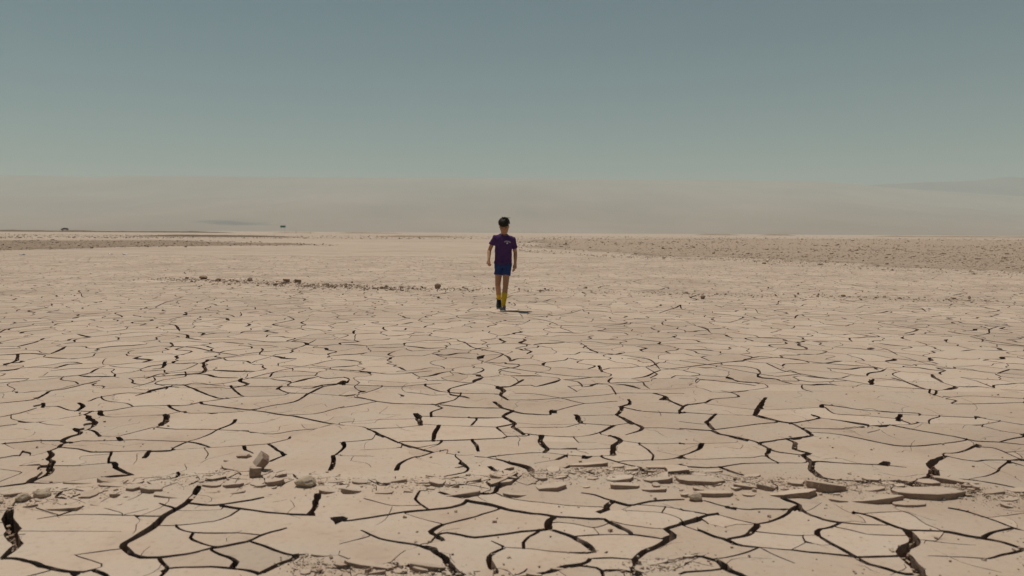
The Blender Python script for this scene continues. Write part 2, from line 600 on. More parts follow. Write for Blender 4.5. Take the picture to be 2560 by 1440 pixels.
def add_ribbon(P, W, step, rough=1.0, taper=(0.5, 0.5), s=0):
    p, w, t, L = resample(P, W, step)
    if L < 0.01:
        return
    n = len(p)
    tg = np.gradient(p, axis=0)
    tg /= np.maximum(np.hypot(tg[:, 0], tg[:, 1]), 1e-9)[:, None]
    nr = np.stack([-tg[:, 1], tg[:, 0]], 1)
    hw = w * 0.5
    tp = np.minimum(1, np.minimum(taper[0] + t / max(0.08, 0.15 * L), taper[1] + (L - t) / max(0.08, 0.15 * L)))
    hw = hw * tp * (1 + 0.35 * rough * fbm(t * 9, np.full(n, s * 7.3), s, 3))
    off = rough * (0.006 * fbm(t * 6, np.full(n, s * 3.1), s + 50, 3) + 0.35 * hw * vnoise(t * 22, np.full(n, s * 1.7), s + 90))
    off[0] = off[-1] = 0
    p = p + nr * off[:, None]
    RIBBONS.append((p, nr, np.maximum(hw, 0.0011)))
    for i in np.nonzero(hw > 0.0115)[0]:
        WIDE.append((p[i, 0], p[i, 1], hw[i]))

LINES = []
for key, txt in TRACE.items():
    ox, oy = VIEWS[key]
    for ln in txt.split('\n'):
        ws, pts = ln.split(':')
        LINES.append(([float(v) / 100 for v in ws.split(',')],
                      np.array([[ox + float(q.split(',')[0]) / Z, oy + float(q.split(',')[1]) / Z] for q in pts.split()])))

def join_end(P, i, j, me_):
    """carry a crack's end on to the crack it was meant to meet"""
    e, best, hit = P[i], 1e9, None
    for n_, (_, Q) in enumerate(LINES):
        if n_ == me_:
            continue
        A, B = Q[:-1], Q[1:]
        d = B - A
        t = np.clip(((e - A) * d).sum(1) / np.maximum((d * d).sum(1), 1e-9), 0, 1)
        c = A + d * t[:, None]
        dd = np.hypot((c - e)[:, 0] * .6, (c - e)[:, 1] * 1.3)
        m_ = int(dd.argmin())
        if dd[m_] < best:
            best, hit = dd[m_], c[m_]
    d = P[i] - P[j]
    d = d / max(1e-6, math.hypot(*d))
    if best < 15:
        over = (hit - e) / max(1e-6, math.hypot(*(hit - e))) if best > .5 else d
        return hit + over * 2.0
    return e + d * 2.0

k = 0
for n_, (ws, P) in enumerate(LINES):
    k += 1
    inner = [P[0]] * 0
    P2 = np.vstack([[join_end(P, 0, 1, n_)], P, [join_end(P, -1, -2, n_)]])
    # drop original ends that lie next to the joined ones
    if math.hypot(*(P2[0] - P2[1])) < 3:
        P2 = np.delete(P2, 1, 0)
    if math.hypot(*(P2[-1] - P2[-2])) < 3:
        P2 = np.delete(P2, -2, 0)
    G = np.array([tuple(gp(x, y))[:2] for x, y in P2])
    ws = [max(0.0060, w * float(np.interp(w, [.012, .032], [1.8, 1.2]))) for w in ws]
    add_ribbon(G, ws, 0.035, 1.0, (0.75, 0.75), k)

def in_traced(x, y):
    """is the ground point inside the part of the flat whose cracks were read off"""
    d = Vector((x, y, -CAM_H))
    f = d.dot(c_f)
    px, py = 1280 + FPX * d.dot(c_r) / f, 720 - FPX * d.dot(c_u) / f
    lim = 985 + 14 * math.sin(px / 130) + 9 * math.sin(px / 47 + 1)
    return -12 < px < 2572 and lim < py < 1446

def half_width(y):
    return SIDE * y * 1.08 + 1.5

AN = 1.08
def voronoi_edges(y0, y1, cell, seed):
    r = np.random.default_rng(seed)
    pts = []
    # laid out with depth squeezed by AN: the plates are longer in depth than across
    ny = int((y1 - y0) / AN / cell) + 3
    for j in range(ny):
        y = y0 / AN - cell + j * cell
        w = half_width(max(y * AN, 0)) + cell
        nx = int(2 * w / cell) + 2
        for i in range(nx):
            pts.append((-w + (i + 0.5 * (j % 2) + r.uniform(-.47, .47)) * cell, y + r.uniform(-.47, .47) * cell))
    P = np.array(pts)
    _, _, F, _, _, _ = delaunay_2d_cdt([Vector(p) for p in pts], [], [], 0, 1e-6, False)
    F = np.array(F)
    a, b, c = P[F[:, 0]], P[F[:, 1]], P[F[:, 2]]
    d = 2 * (a[:, 0] * (b[:, 1] - c[:, 1]) + b[:, 0] * (c[:, 1] - a[:, 1]) + c[:, 0] * (a[:, 1] - b[:, 1]))
    d = np.where(np.abs(d) < 1e-9, 1e-9, d)
    sa, sb, sc = (a ** 2).sum(1), (b ** 2).sum(1), (c ** 2).sum(1)
    cx = (sa * (b[:, 1] - c[:, 1]) + sb * (c[:, 1] - a[:, 1]) + sc * (a[:, 1] - b[:, 1])) / d
    cy = (sa * (c[:, 0] - b[:, 0]) + sb * (a[:, 0] - c[:, 0]) + sc * (b[:, 0] - a[:, 0])) / d
    cx = cx + cell * 0.55 * fbm(cx / cell / 1.7, cy / cell / 1.7, seed)
    cy = cy + cell * 0.55 * fbm(cx / cell / 1.7 + 40, cy / cell / 1.7, seed + 9)
    ed = {}
    for t, f in enumerate(F):
        for i in range(3):
            e = (min(f[i], f[(i + 1) % 3]), max(f[i], f[(i + 1) % 3]))
            ed.setdefault(e, []).append(t)
    out = []
    for e, ts in ed.items():
        if len(ts) == 2:
            p, q = (cx[ts[0]], cy[ts[0]] * AN), (cx[ts[1]], cy[ts[1]] * AN)
            if 0.05 < math.hypot(p[0] - q[0], p[1] - q[1]) < cell * 3.0:
                out.append((p, q))
    return out, r

def procedural(y0, y1, cell, seed, choose, step, traced=True):
    es, r = voronoi_edges(y0, y1, cell, seed)
    for p, q in es:
        my, mx_ = (p[1] + q[1]) / 2, (p[0] + q[0]) / 2
        if not (y0 <= my < y1) or abs(mx_) > half_width(my):
            continue
        if traced and (in_traced(*p) or in_traced(*q)):
            continue
        w = choose(r, my)
        if w is None:
            continue
        L = math.hypot(p[0] - q[0], p[1] - q[1])
        n = (-(q[1] - p[1]), q[0] - p[0])
        b1, b2 = r.normal(0, 0.13), r.normal(0, 0.13)
        P = [p, (p[0] * .67 + q[0] * .33 + n[0] * b1, p[1] * .67 + q[1] * .33 + n[1] * b1),
             (p[0] * .33 + q[0] * .67 + n[0] * b2, p[1] * .33 + q[1] * .67 + n[1] * b2), q]
        add_ribbon(P, [v / 100 for v in w], step(my), 1.0, (0.55, 0.55), int(r.integers(1, 9999)))

def shatter(P, cell, seed, reach):
    """ground broken small along the heaved ridge"""
    global AN
    keep_an, AN = AN, 1.0
    es, r = voronoi_edges(P[:, 1].min() - .4, P[:, 1].max() + .4, cell, seed)
    AN = keep_an
    for p, q in es:
        mx_, my = (p[0] + q[0]) / 2, (p[1] + q[1]) / 2
        d = float(dist_poly(np.array([mx_]), np.array([my]), P)[0])
        lim = reach * (1 + .7 * float(vnoise(mx_ * 2.1, my * 2.1, seed)))
        if d > lim or abs(mx_) > SIDE * my + .3:
            continue
        m = float(np.clip(r.lognormal(-.2, .6), .35, 2.6)) * (1 - .4 * d / max(lim, .01))
        j = r.normal(0, .1)
        n = (-(q[1] - p[1]) * j, (q[0] - p[0]) * j)
        add_ribbon([p, (mx_ + n[0], my + n[1]), q], [m * r.uniform(.5, 1) / 100, m / 100, m * r.uniform(.5, 1) / 100], .03, 1.0, (.7, .7), int(r.integers(1, 9999)))

def fine_widths(r, y):
    u = r.random()
    g = 1.0 if y < 6.2 else 1.15
    if u < 0.10:
        return None
    if u < 0.32:
        m = r.uniform(2.2, 4.4) * g
        return [m * r.uniform(.4, 1), m * r.uniform(.8, 1.5), m * r.uniform(.4, 1)]
    if u < 0.70:
        m = r.uniform(1.2, 2.4) * g
        return [m * r.uniform(.5, 1.2), m, m * r.uniform(.5, 1.4)]
    return [r.uniform(.6, 1.2) * g] * 2

def wide_widths(r, y):
    u = r.random()
    if u < 0.40:
        return None
    m = r.uniform(1.8, 4.0)
    return [m * r.uniform(.4, .9), m * r.uniform(.7, 1.4), m * r.uniform(.5, 1.2), m * r.uniform(.4, .9)]

# ------------------------------------------------------------------ shape of the land
RIDGE_PX = [(-300, 1300), (0, 1262), (150, 1245), (330, 1222), (560, 1196), (760, 1210), (930, 1222), (1160, 1208),
            (1330, 1196), (1500, 1186), (1700, 1196), (1900, 1216), (2120, 1222), (2380, 1232), (2600, 1255), (2900, 1280)]
RIDGE = np.array([tuple(gp(*p))[:2] for p in RIDGE_PX])
RIDGE2 = np.array([tuple(gp(*p))[:2] for p in [(740, 1395), (800, 1425), (900, 1420), (1010, 1425), (1150, 1440), (1300, 1450)]])
RIDGE3 = np.array([tuple(gp(*p))[:2] for p in [(1560, 1420), (1640, 1412), (1740, 1395)]])

def dist_poly(x, y, P):
    best = np.full(np.shape(x), 1e9)
    for (ax, ay), (bx, by) in zip(P[:-1], P[1:]):
        vx, vy = bx - ax, by - ay
        t = np.clip(((x - ax) * vx + (y - ay) * vy) / (vx * vx + vy * vy), 0, 1)
        best = np.minimum(best, np.hypot(x - ax - t * vx, y - ay - t * vy))
    return best

NEAR, MID1, MID2, FAR = 1.3, 6.6, 15.2, 43.0
st = lambda y: 0.05 if y < 6.6 else (0.085 if y < 12.5 else (0.15 if y < 21 else 0.26))
procedural(NEAR - .5, FAR, 0.365, 11, fine_widths, st)
def hair_widths(r, y):
    return [r.uniform(.2, .42)] * 2 if r.random() < .30 else None
procedural(NEAR - .5, 7.3, 0.24, 37, hair_widths, st, False)
shatter(RIDGE, .115, 301, .115)
shatter(RIDGE2, .085, 302, .06)
shatter(RIDGE3, .085, 303, .06)
procedural(NEAR - .5, FAR, 1.5, 23, wide_widths, st)

def hz(x, y):
    x, y = np.asarray(x, float), np.asarray(y, float)
    z = 0.010 * fbm(x / 2.3, y / 2.3, 3, 3) + 0.0028 * fbm(x / .35, y / .35, 5, 3) * np.minimum(1, (4.2 / np.maximum(y, 1)) ** 1.5)
    near = np.exp(-(np.maximum(y - 5.5, 0) / 20) ** 2)
    z = z * near
    z = z + 0.022 * np.exp(-(dist_poly(x, y, RIDGE) / 0.16) ** 2)
    return z
def hz1(x, y):
    return float(hz(np.array([x]), np.array([y]))[0])

DEPTH = 0.115

# ------------------------------------------------------------------ ground sheet (with the bed under the plates)
def flat_outline():
    L = [(-half_width(y), y) for y in (NEAR, MID1, MID2, 28, FAR)]
    return L + [(-x, y) for x, y in reversed(L)]

def build_ground():
    out = flat_outline()                                   # plates fill this outline
    xs = sorted(set([-14000, -9000, -5000, -2500, -1200, -600, -300, -150, -80, -45, 45, 80, 150, 300, 600, 1200, 2500, 5000, 9000, 14000]))
    ys = [-2900, -1000, -300, -100, -30, -8, 0, 70, 90, 120, 170, 240, 340, 480, 700, 1000, 1500, 2400, 4000, 6500, 10000, 13900]
    V = [Vector(p) for p in out]
    V += [Vector((x, y)) for x in xs for y in ys]
    n = len(out)
    v, e, f, *_ = delaunay_2d_cdt(V, [(i, (i + 1) % n) for i in range(n)], [], 0, 1e-6, False)
    P = np.array([tuple(q) for q in v])
    F = np.array(f)
    c = P[F].mean(1)
    inside = (c[:, 1] > NEAR) & (c[:, 1] < FAR) & (np.abs(c[:, 0]) < np.interp(c[:, 1], [NEAR, FAR], [half_width(NEAR), half_width(FAR)]))
    F = F[~inside]
    verts = [(x, y, -0.002) for x, y in P]
    tris = [tuple(t) for t in F]
    mi = [0] * len(tris)
    # bed below the cracks
    gy = list(np.arange(NEAR, MID1, 0.16)) + list(np.arange(MID1, FAR, 1.0)) + [FAR]
    rows = []
    for y in gy:
        w = half_width(y)
        nx = 56 if y < MID1 else 24
        if len(rows) and len(rows[-1]) != nx + 1:
            nx = nx
        rows.append([len(verts) + i for i in range(nx + 1)])
        for i in range(nx + 1):
            x = -w + 2 * w * i / nx
            verts.append((x, y, -DEPTH + 0.02 * float(vnoise(x * 5, y * 5, 77))))
    def strip(a, b):
        if len(a) == len(b):
            for i in range(len(a) - 1):
                tris.append((a[i], a[i + 1], b[i + 1])); tris.append((a[i], b[i + 1], b[i]))
                mi.extend([1, 1])
        else:
            r_ = (len(a) - 1) / (len(b) - 1)
            for i in range(len(b) - 1):
                k0, k1 = int(round(i * r_)), int(round((i + 1) * r_))
                for q in range(k0, k1):
                    tris.append((a[q], a[q + 1], b[i])); mi.append(1)
                tris.append((a[k1], b[i + 1], b[i])); mi.append(1)
    for a, b in zip(rows[:-1], rows[1:]):
        strip(a, b)
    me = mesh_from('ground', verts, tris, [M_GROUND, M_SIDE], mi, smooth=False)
    return link('ground', me, kind='structure', label='pale dry desert floor reaching to the horizon under the cracked mud')
GROUND = build_ground()

# ------------------------------------------------------------------ plates between the cracks
def build_ring(y0, y1, steiner):
    w0, w1 = half_width(y0), half_width(y1)
    V = [Vector(p) for p in ((-w0, y0), (w0, y0), (w1, y1), (-w1, y1))]
    E = [(0, 1), (1, 2), (2, 3), (3, 0)]
    F = []
    for p, nr, hw in RIBBONS:
        if p[:, 1].max() < y0 - .1 or p[:, 1].min() > y1 + .1:
            continue
        b = len(V)
        Lp, Rp = p + nr * hw[:, None], p - nr * hw[:, None]
        for i in range(len(p)):
            V.append(Vector(Lp[i])); V.append(Vector(Rp[i]))
        for i in range(len(p) - 1):
            q = (b + 2 * i, b + 2 * i + 1, b + 2 * i + 3, b + 2 * i + 2)
            pts = [V[j] for j in q]
            ar = sum(pts[j].x * pts[(j + 1) % 4].y - pts[(j + 1) % 4].x * pts[j].y for j in range(4))
            # both halves must turn the same way, else the quad folds over itself
            def tri(a_, b_, c_):
                return (pts[b_] - pts[a_]).cross(pts[c_] - pts[a_])
            s = [tri(0, 1, 2), tri(1, 2, 3), tri(2, 3, 0), tri(3, 0, 1)]
            if min(s) > 1e-12:
                F.append(list(q))
            elif max(s) < -1e-12:
                F.append(list(reversed(q)))
            else:
                for tr in ((0, 1, 2), (0, 2, 3)):
                    a = tri(*tr)
                    if a > 1e-12:
                        F.append([q[j] for j in tr])
                    elif a < -1e-12:
                        F.append([q[j] for j in reversed(tr)])
    if steiner:
        y = y0
        while y < y1:
            w = half_width(y)
            for x in np.arange(-w, w, steiner):
                V.append(Vector((x + random.uniform(-.4, .4) * steiner, y + random.uniform(-.4, .4) * steiner)))
            y += steiner
    v, e, f, ov, oe, of = delaunay_2d_cdt(V, E, F, 0, 2e-5, True)
    P = np.array([tuple(q) for q in v])
    T = np.array(f)
    # which triangles lie in a crack; a face that leaked over its own outline is not trusted
    A3, B3, C3 = P[T[:, 0]], P[T[:, 1]], P[T[:, 2]]
    ta = np.abs((B3[:, 0] - A3[:, 0]) * (C3[:, 1] - A3[:, 1]) - (B3[:, 1] - A3[:, 1]) * (C3[:, 0] - A3[:, 0])) / 2
    own_a = np.zeros(len(F))
    for q, fv in enumerate(F):
        pts = [V[j] for j in fv]
        own_a[q] = abs(sum(pts[j].x * pts[j - 1].y - pts[j - 1].x * pts[j].y for j in range(len(pts)))) / 2
    cov = np.zeros(len(F))
    for t_, o_ in enumerate(of):
        for q in o_:
            cov[q] += ta[t_]
    good = cov < own_a * 1.6 + 1e-6
    crack = np.array([any(good[q] for q in o_) for o_ in of])
    cen = (A3 + B3 + C3) / 3
    so = np.argsort(cen[:, 1])
    sy = cen[so, 1]
    for q in np.nonzero(~good)[0]:                 # those are tested point by point instead
        pts = np.array([tuple(V[j]) for j in F[q]])
        lo, hi = np.searchsorted(sy, pts[:, 1].min()), np.searchsorted(sy, pts[:, 1].max(), side='right')
        ids = so[lo:hi]
        ids = ids[(cen[ids, 0] >= pts[:, 0].min()) & (cen[ids, 0] <= pts[:, 0].max())]
        ins = np.ones(len(ids), bool)
        for j in range(len(pts)):
            a_, b_ = pts[j], pts[(j + 1) % len(pts)]
            ins &= (b_[0] - a_[0]) * (cen[ids, 1] - a_[1]) - (b_[1] - a_[1]) * (cen[ids, 0] - a_[0]) >= -1e-9
        crack[ids[ins]] = True
    print('ring', y0, 'faces', len(F), 'leaky', int((~good).sum()))
    c = P[T].mean(1)
    inside = (c[:, 1] > y0) & (c[:, 1] < y1) & (np.abs(c[:, 0]) < np.interp(c[:, 1], [y0, y1], [w0, w1]))
    plate = inside & ~crack
    # connected pieces
    nT = len(T)
    e3 = np.stack([T[:, [0, 1]], T[:, [1, 2]], T[:, [2, 0]]], 1).reshape(-1, 2)
    own = np.repeat(np.arange(nT), 3)
    key = np.sort(e3, 1)
    key = key[:, 0].astype(np.int64) * len(P) + key[:, 1]
    order = np.argsort(key, kind='stable')
    ks = key[order]
    same = np.nonzero(ks[1:] == ks[:-1])[0]
    A, B = own[order[same]], own[order[same + 1]]
    par = list(range(nT))
    def find(i):
        while par[i] != i:
            par[i] = par[par[i]]
            i = par[i]
        return i
    for a, b in zip(A.tolist(), B.tolist()):
        if plate[a] and plate[b]:
            ra, rb = find(a), find(b)
            if ra != rb:
                par[ra] = rb
    comp = np.array([find(i) for i in range(nT)])
    # open borders (towards cracks) as directed edges of plate triangles
    mate = np.full(nT * 3, -1)
    mate[order[same]] = order[same + 1]
    mate[order[same + 1]] = order[same]
    pe = np.nonzero(np.repeat(plate, 3))[0]
    border = []
    for i in pe:
        m = mate[i]
        if m >= 0 and not plate[m // 3] and inside[m // 3]:
            border.append(i)
    border = np.array(border)
    return P, T, plate, comp, e3, border

PLATE_ITEMS = []      # (size in the picture, arrays) one per plate
def plate_arrays(P, tris, edges, fine, rnd, lift, still, tilt=.008):
    """top sheet, rim and rough side walls of one plate"""
    ids = np.unique(tris)
    loc = {int(i): n for n, i in enumerate(ids)}
    xy = P[ids]
    cx, cy = xy.mean(0)
    gx, gy = rnd.normal(0, tilt, 2) * (0 if still else 1)
    z = hz(xy[:, 0], xy[:, 1]) + (xy[:, 0] - cx) * gx + (xy[:, 1] - cy) * gy + lift
    t = np.array([[loc[int(i)] for i in tr] for tr in tris])
    bset = set(edges.ravel().tolist())
    isb = np.array([int(i) in bset for i in ids])
    z = z - isb * rnd.uniform(0.0004, 0.0012 if fine else 0.0006, len(ids))
    top = np.column_stack([xy, z])
    n0 = len(top)
    bi = [i for i in range(n0) if isb[i]]
    # outward direction of each rim vertex
    out = {i: np.zeros(2) for i in bi}
    for a, b in edges:
        pa, pb = P[a], P[b]
        d = pb - pa
        l = max(1e-9, math.hypot(*d))
        nrm = np.array([d[1], -d[0]]) / l
        out[loc[int(a)]] += nrm
        out[loc[int(b)]] += nrm
    rings = [top[bi].copy()]
    levels = ((-0.012, 0.003), (-0.045, 0.007), (-DEPTH - 0.02, 0.010)) if fine else ((-DEPTH - 0.02, 0.0),)
    for dz, amp in levels:
        r_ = top[bi].copy()
        for j, i in enumerate(bi):
            o = out[i]
            o = o / max(1e-9, math.hypot(*o))
            k_ = rnd.normal(-amp * 0.4, amp)
            r_[j, :2] += o * min(k_, 0.003)
        r_[:, 2] += dz
        if dz > -0.1:
            r_[:, 2] += rnd.uniform(-.004, .004, len(bi))
        rings.append(r_)
    verts = np.vstack([top] + rings)
    nb = len(bi)
    pos = {i: j for j, i in enumerate(bi)}
    faces, mi = [tuple(x) for x in t], [0] * len(t)
    for a, b in edges:
        ja, jb = pos[loc[int(a)]], pos[loc[int(b)]]
        for l in range(len(rings) - 1):
            r0, r1 = n0 + l * nb, n0 + (l + 1) * nb
            faces.append((r0 + jb, r0 + ja, r1 + ja)); faces.append((r0 + jb, r1 + ja, r1 + jb))
            mi += [1, 1]
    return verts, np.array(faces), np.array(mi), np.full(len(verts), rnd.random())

def collect(y0, y1, steiner, fine):
    P, T, plate, comp, e3, border = build_ring(y0, y1, steiner)
    rnd = np.random.default_rng(int(y0 * 10))
    pt = np.nonzero(plate)[0]
    o = pt[np.argsort(comp[pt], kind='stable')]
    cuts = np.nonzero(np.diff(comp[o]))[0] + 1
    groups = np.split(o, cuts)
    bt = border // 3
    bo = np.argsort(comp[bt], kind='stable')
    bc = comp[bt][bo]
    a, b, c = P[T[:, 0]], P[T[:, 1]], P[T[:, 2]]
    area = np.abs((b[:, 0] - a[:, 0]) * (c[:, 1] - a[:, 1]) - (b[:, 1] - a[:, 1]) * (c[:, 0] - a[:, 0])) / 2
    for g in groups:
        cid = comp[g[0]]
        ar = area[g].sum()
        lo, hi = np.searchsorted(bc, cid), np.searchsorted(bc, cid, side='right')
        ed = e3[border[bo[lo:hi]]]
        lift = 0.0
        if ar < 0.0006:
            continue
        if ar < 0.006:
            lift -= rnd.uniform(0.0, 0.012) * (1 if fine else .1)
        ctr = P[T[g]].mean((0, 1))
        d = dist_poly(np.array([ctr[0]]), np.array([ctr[1]]), RIDGE)[0]
        tilt = .0030 * min(1.0, (3.5 / max(ctr[1], 1)) ** 1.5)
        lift += float(rnd.normal(0, .0010)) * min(1.0, (3.5 / max(ctr[1], 1)) ** 1.5)
        if d < 0.25:
            if ar < .03:
                tilt, lift = .09, float(rnd.uniform(-.018, .022))
        ys = P[T[g]][:, :, 1]
        still = ys.min() < y0 + 1e-3 or ys.max() > y1 - 1e-3
        if still:
            lift = 0.0
        va = plate_arrays(P, T[g], ed, fine, rnd, lift, still, tilt)
        dist = max(1.0, ctr[1])
        seen = abs(ctr[0]) < SIDE * dist + 0.25 and dist > 2.8
        PLATE_ITEMS.append((ar * CAM_H * FPX ** 2 / dist ** 3 if seen else 0, va))

collect(NEAR, MID1, 0.075, True)
collect(MID1, MID2, 0.30, False)
collect(MID2, FAR, 0, False)

PLATE_ITEMS.sort(key=lambda t: -t[0])
def part_object(name, va, **props):
    v, f, mi, tint = va
    c = v[:, :2].mean(0)
    o_ = np.array([c[0], c[1], 0.0])
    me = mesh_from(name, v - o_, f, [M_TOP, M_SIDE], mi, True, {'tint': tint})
    ob = link(name, me, GROUND, **props)
    ob.location = o_
    return ob
for a, va in PLATE_ITEMS[:300]:
    part_object('mud_plate', va)
rest = PLATE_ITEMS[300:]
off, VV, FF, MM, TT = 0, [], [], [], []
for a, (v, f, mi, tint) in rest:
    VV.append(v); FF.append(f + off); MM.append(mi); TT.append(tint)
    off += len(v)
me = mesh_from('mud_plate_field', np.vstack(VV), np.vstack(FF), [M_TOP, M_SIDE], np.concatenate(MM), True, {'tint': np.concatenate(TT)})
link('mud_plate_field', me, GROUND, kind='stuff', label='countless smaller cracked mud plates stretching away behind the near ones')
print('plates', len(PLATE_ITEMS), 'tris', sum(len(t[1][1]) for t in PLATE_ITEMS))

# ------------------------------------------------------------------ the heaved ridge: broken slabs, crumbs
def slab_mesh(name, poly, thick, tilt=(0, 0), rnd=random, sink=0.0):
    """irregular slab; poly = ground outline (counter-clockwise), bottom on the ground"""
    n = len(poly)
    P = np.array(poly)
    c = P.mean(0)
    zb = hz1(*c) - 0.012 - sink
    rings = []
    for lv, (z, s) in enumerate(((0.0, 0.97), (0.5, 1.0), (0.93, 1.0), (1.0, 0.975))):
        r_ = []
        for i, p in enumerate(P):
            q = c + (p - c) * (s + rnd.uniform(-.018, .018))
            zz = zb + z * (thick + 0.012)
            if lv >= 2:
                zz += rnd.uniform(-.05, .05) * thick
            zz += ((q[0] - c[0]) * tilt[0] + (q[1] - c[1]) * tilt[1]) * z
            r_.append((q[0] - c[0], q[1] - c[1], zz))
        rings.append(r_)
    V = [v for r_ in rings for v in r_]
    V.append((0, 0, np.mean([v[2] for v in rings[3]]) + thick * .03))
    F, mi = [], []
    for l in range(3):
        for i in range(n):
            a, b = l * n + i, l * n + (i + 1) % n
            F.append((a, b, b + n)); F.append((a, b + n, a + n))
            mi += [1, 1] if l < 2 else [0, 0]
    for i in range(n):
        F.append((3 * n + i, 3 * n + (i + 1) % n, 4 * n)); mi.append(0)
    me = mesh_from(name, V, F, [M_TOP, M_SIDE], mi, False, {'tint': np.full(len(V), rnd.random())})
    return me, Vector((c[0], c[1], 0))

# view, left, right, back edge, front edge, height of the shaded front face (enlarged pixels)
SLABS = '''A 1650 1815 315 328 20
A 1600 1960 335 408 26
A 1745 1855 400 414 24
A 1485 1635 492 515 32
A 1640 1800 490 512 36
A 1840 1950 488 520 22
A 1955 2110 478 497 46
A 1500 1640 545 556 20
A 1650 1830 540 556 26
A 925 1030 510 535 50
A 1015 1185 525 548 46
A 1090 1440 548 598 20
A 560 700 570 592 24
A 700 905 520 545 20
A 440 700 470 500 22
A 650 780 640 662 16
A 300 600 670 702 14
A 780 900 640 655 14
A 2380 2520 430 456 16
A 2370 2490 550 572 20
A 2430 2550 490 505 20
A 0 110 575 598 44
A 100 230 610 630 26
A 150 260 660 680 22
B 70 205 476 497 40
B 250 500 480 500 24
B 510 670 488 504 14
B 0 160 540 560 34
B 240 400 555 572 24
B 470 545 552 564 20
B 400 600 515 530 12
B 750 1040 535 582 22
B 1720 2010 335 364 36
B 2030 2130 360 385 24
B 2130 2235 385 405 26
B 2265 2560 355 384 26
B 2010 2250 488 516 28
B 1990 2205 448 478 24
B 2265 2480 462 486 30
B 2245 2460 505 552 18
B 1510 1690 452 470 18
B 1180 1290 485 503 26
B 1440 1700 482 545 18
B 900 1050 480 500 14
B 1050 1170 440 455 12
B 630 760 440 458 12
B 1200 1400 555 590 12
C 0 360 462 504 28
C 115 420 540 570 36
C 470 560 570 582 24
C 655 960 488 534 14
C 690 1050 545 592 30
C 975 1265 488 535 58
C 1120 1270 600 614 30
C 1905 2240 462 484 34
C 1640 2165 520 572 66
C 1290 1695 580 640 20
C 1330 1540 545 568 14
C 2205 2255 500 528 56
C 1610 1870 622 662 18
C 410 640 508 556 10
C 10 100 560 578 26
C 2280 2450 560 590 22
C 2400 2560 600 640 20
C 480 620 430 452 14
C 150 330 395 415 14
A 2300 2460 1000 1016 24
A 2260 2400 1100 1122 30
B 510 790 1085 1108 34
B 10 420 1085 1108 24
B 1385 1510 1150 1166 22
B 1565 1680 1100 1116 18
B 2260 2460 1040 1062 34
A 2420 2540 1150 1170 24
B 120 330 1140 1160 14'''
rs = random.Random(5)
for ln in SLABS.split('\n'):
    v_, xl, xr, yb, yf, th = ln.split()
    ox, oy = VIEWS[v_]
    xl, xr, yb, yf, th = [float(q) / Z for q in (xl, xr, yb, yf, th)]
    fl, fr = gp(ox + xl, oy + yf + th), gp(ox + xr, oy + yf + th)
    t = min(0.055, 0.72 * th * fl.y / FPX)
    bl, br = gp(ox + xl, oy + yb, t), gp(ox + xr, oy + yb, t)
    w = (fr - fl).length
    depth = max(bl.y - fl.y, 0.35 * w)
    lx, rx = fl.x, fr.x
    sh = rs.uniform(-.12, .12) * w
    poly = []
    npt = 11
    cx_, cy_, ph = (lx + rx) / 2, fl.y + depth / 2, rs.uniform(0, 6)
    sk = rs.uniform(-.35, .35)
    for q in range(npt):
        a_ = 2 * math.pi * (q + rs.uniform(-.3, .3)) / npt + ph
        ca, sa = math.cos(a_), math.sin(a_)
        m_ = (abs(ca) ** 3.2 + abs(sa) ** 3.2) ** (-1 / 3.2) * rs.uniform(.80, 1.04)
        poly.append((cx_ + ca * m_ * w / 2 + sk * sa * m_ * depth / 2 * .6, cy_ + sa * m_ * depth / 2 * .95))
    me, loc = slab_mesh('broken_slab', poly, t, (rs.uniform(-.16, .16), rs.uniform(-.20, .04)), rs, rs.uniform(-.002, .010))
    ob = link('broken_slab', me, GROUND)
    ob.location = loc

def shards(P, n, spread, seed, smin, smax):
    xy, r = along(P, n, spread, seed)
    for x, y in xy:
        w = float(np.clip(r.lognormal(math.log(smin * 1.6), .55), smin, smax))
        if in_margin(x, y):
            continue
        d, a0 = w * r.uniform(.5, 1.0), r.uniform(0, 6.28)
        poly, sk = [], r.uniform(-.4, .4)
        for q in range(7):
            a = 2 * math.pi * (q + r.uniform(-.3, .3)) / 7 + a0
            m_ = r.uniform(.75, 1.05)
            poly.append((x + math.cos(a) * m_ * w / 2 + sk * math.sin(a) * d / 3, y + math.sin(a) * m_ * d / 2 * 1.1))
        t = w * r.uniform(.12, .28)
        me, loc = slab_mesh('broken_slab', poly, min(t, .018), (r.normal(0, .14), r.normal(-.05, .14)), rs, r.uniform(.002, .010))
        link('broken_slab', me, GROUND).location = loc
def in_margin(x, y):
    return abs(x) > SIDE * y + .15
CUBE_V = np.array([(x, y, z) for x in (-1, 1) for y in (-1, 1) for z in (-1, 1)], float)
CUBE_F = np.array([(0, 1, 3), (0, 3, 2), (4, 6, 7), (4, 7, 5), (0, 4, 5), (0, 5, 1), (2, 3, 7), (2, 7, 6), (0, 2, 6), (0, 6, 4), (1, 5, 7), (1, 7, 3)])
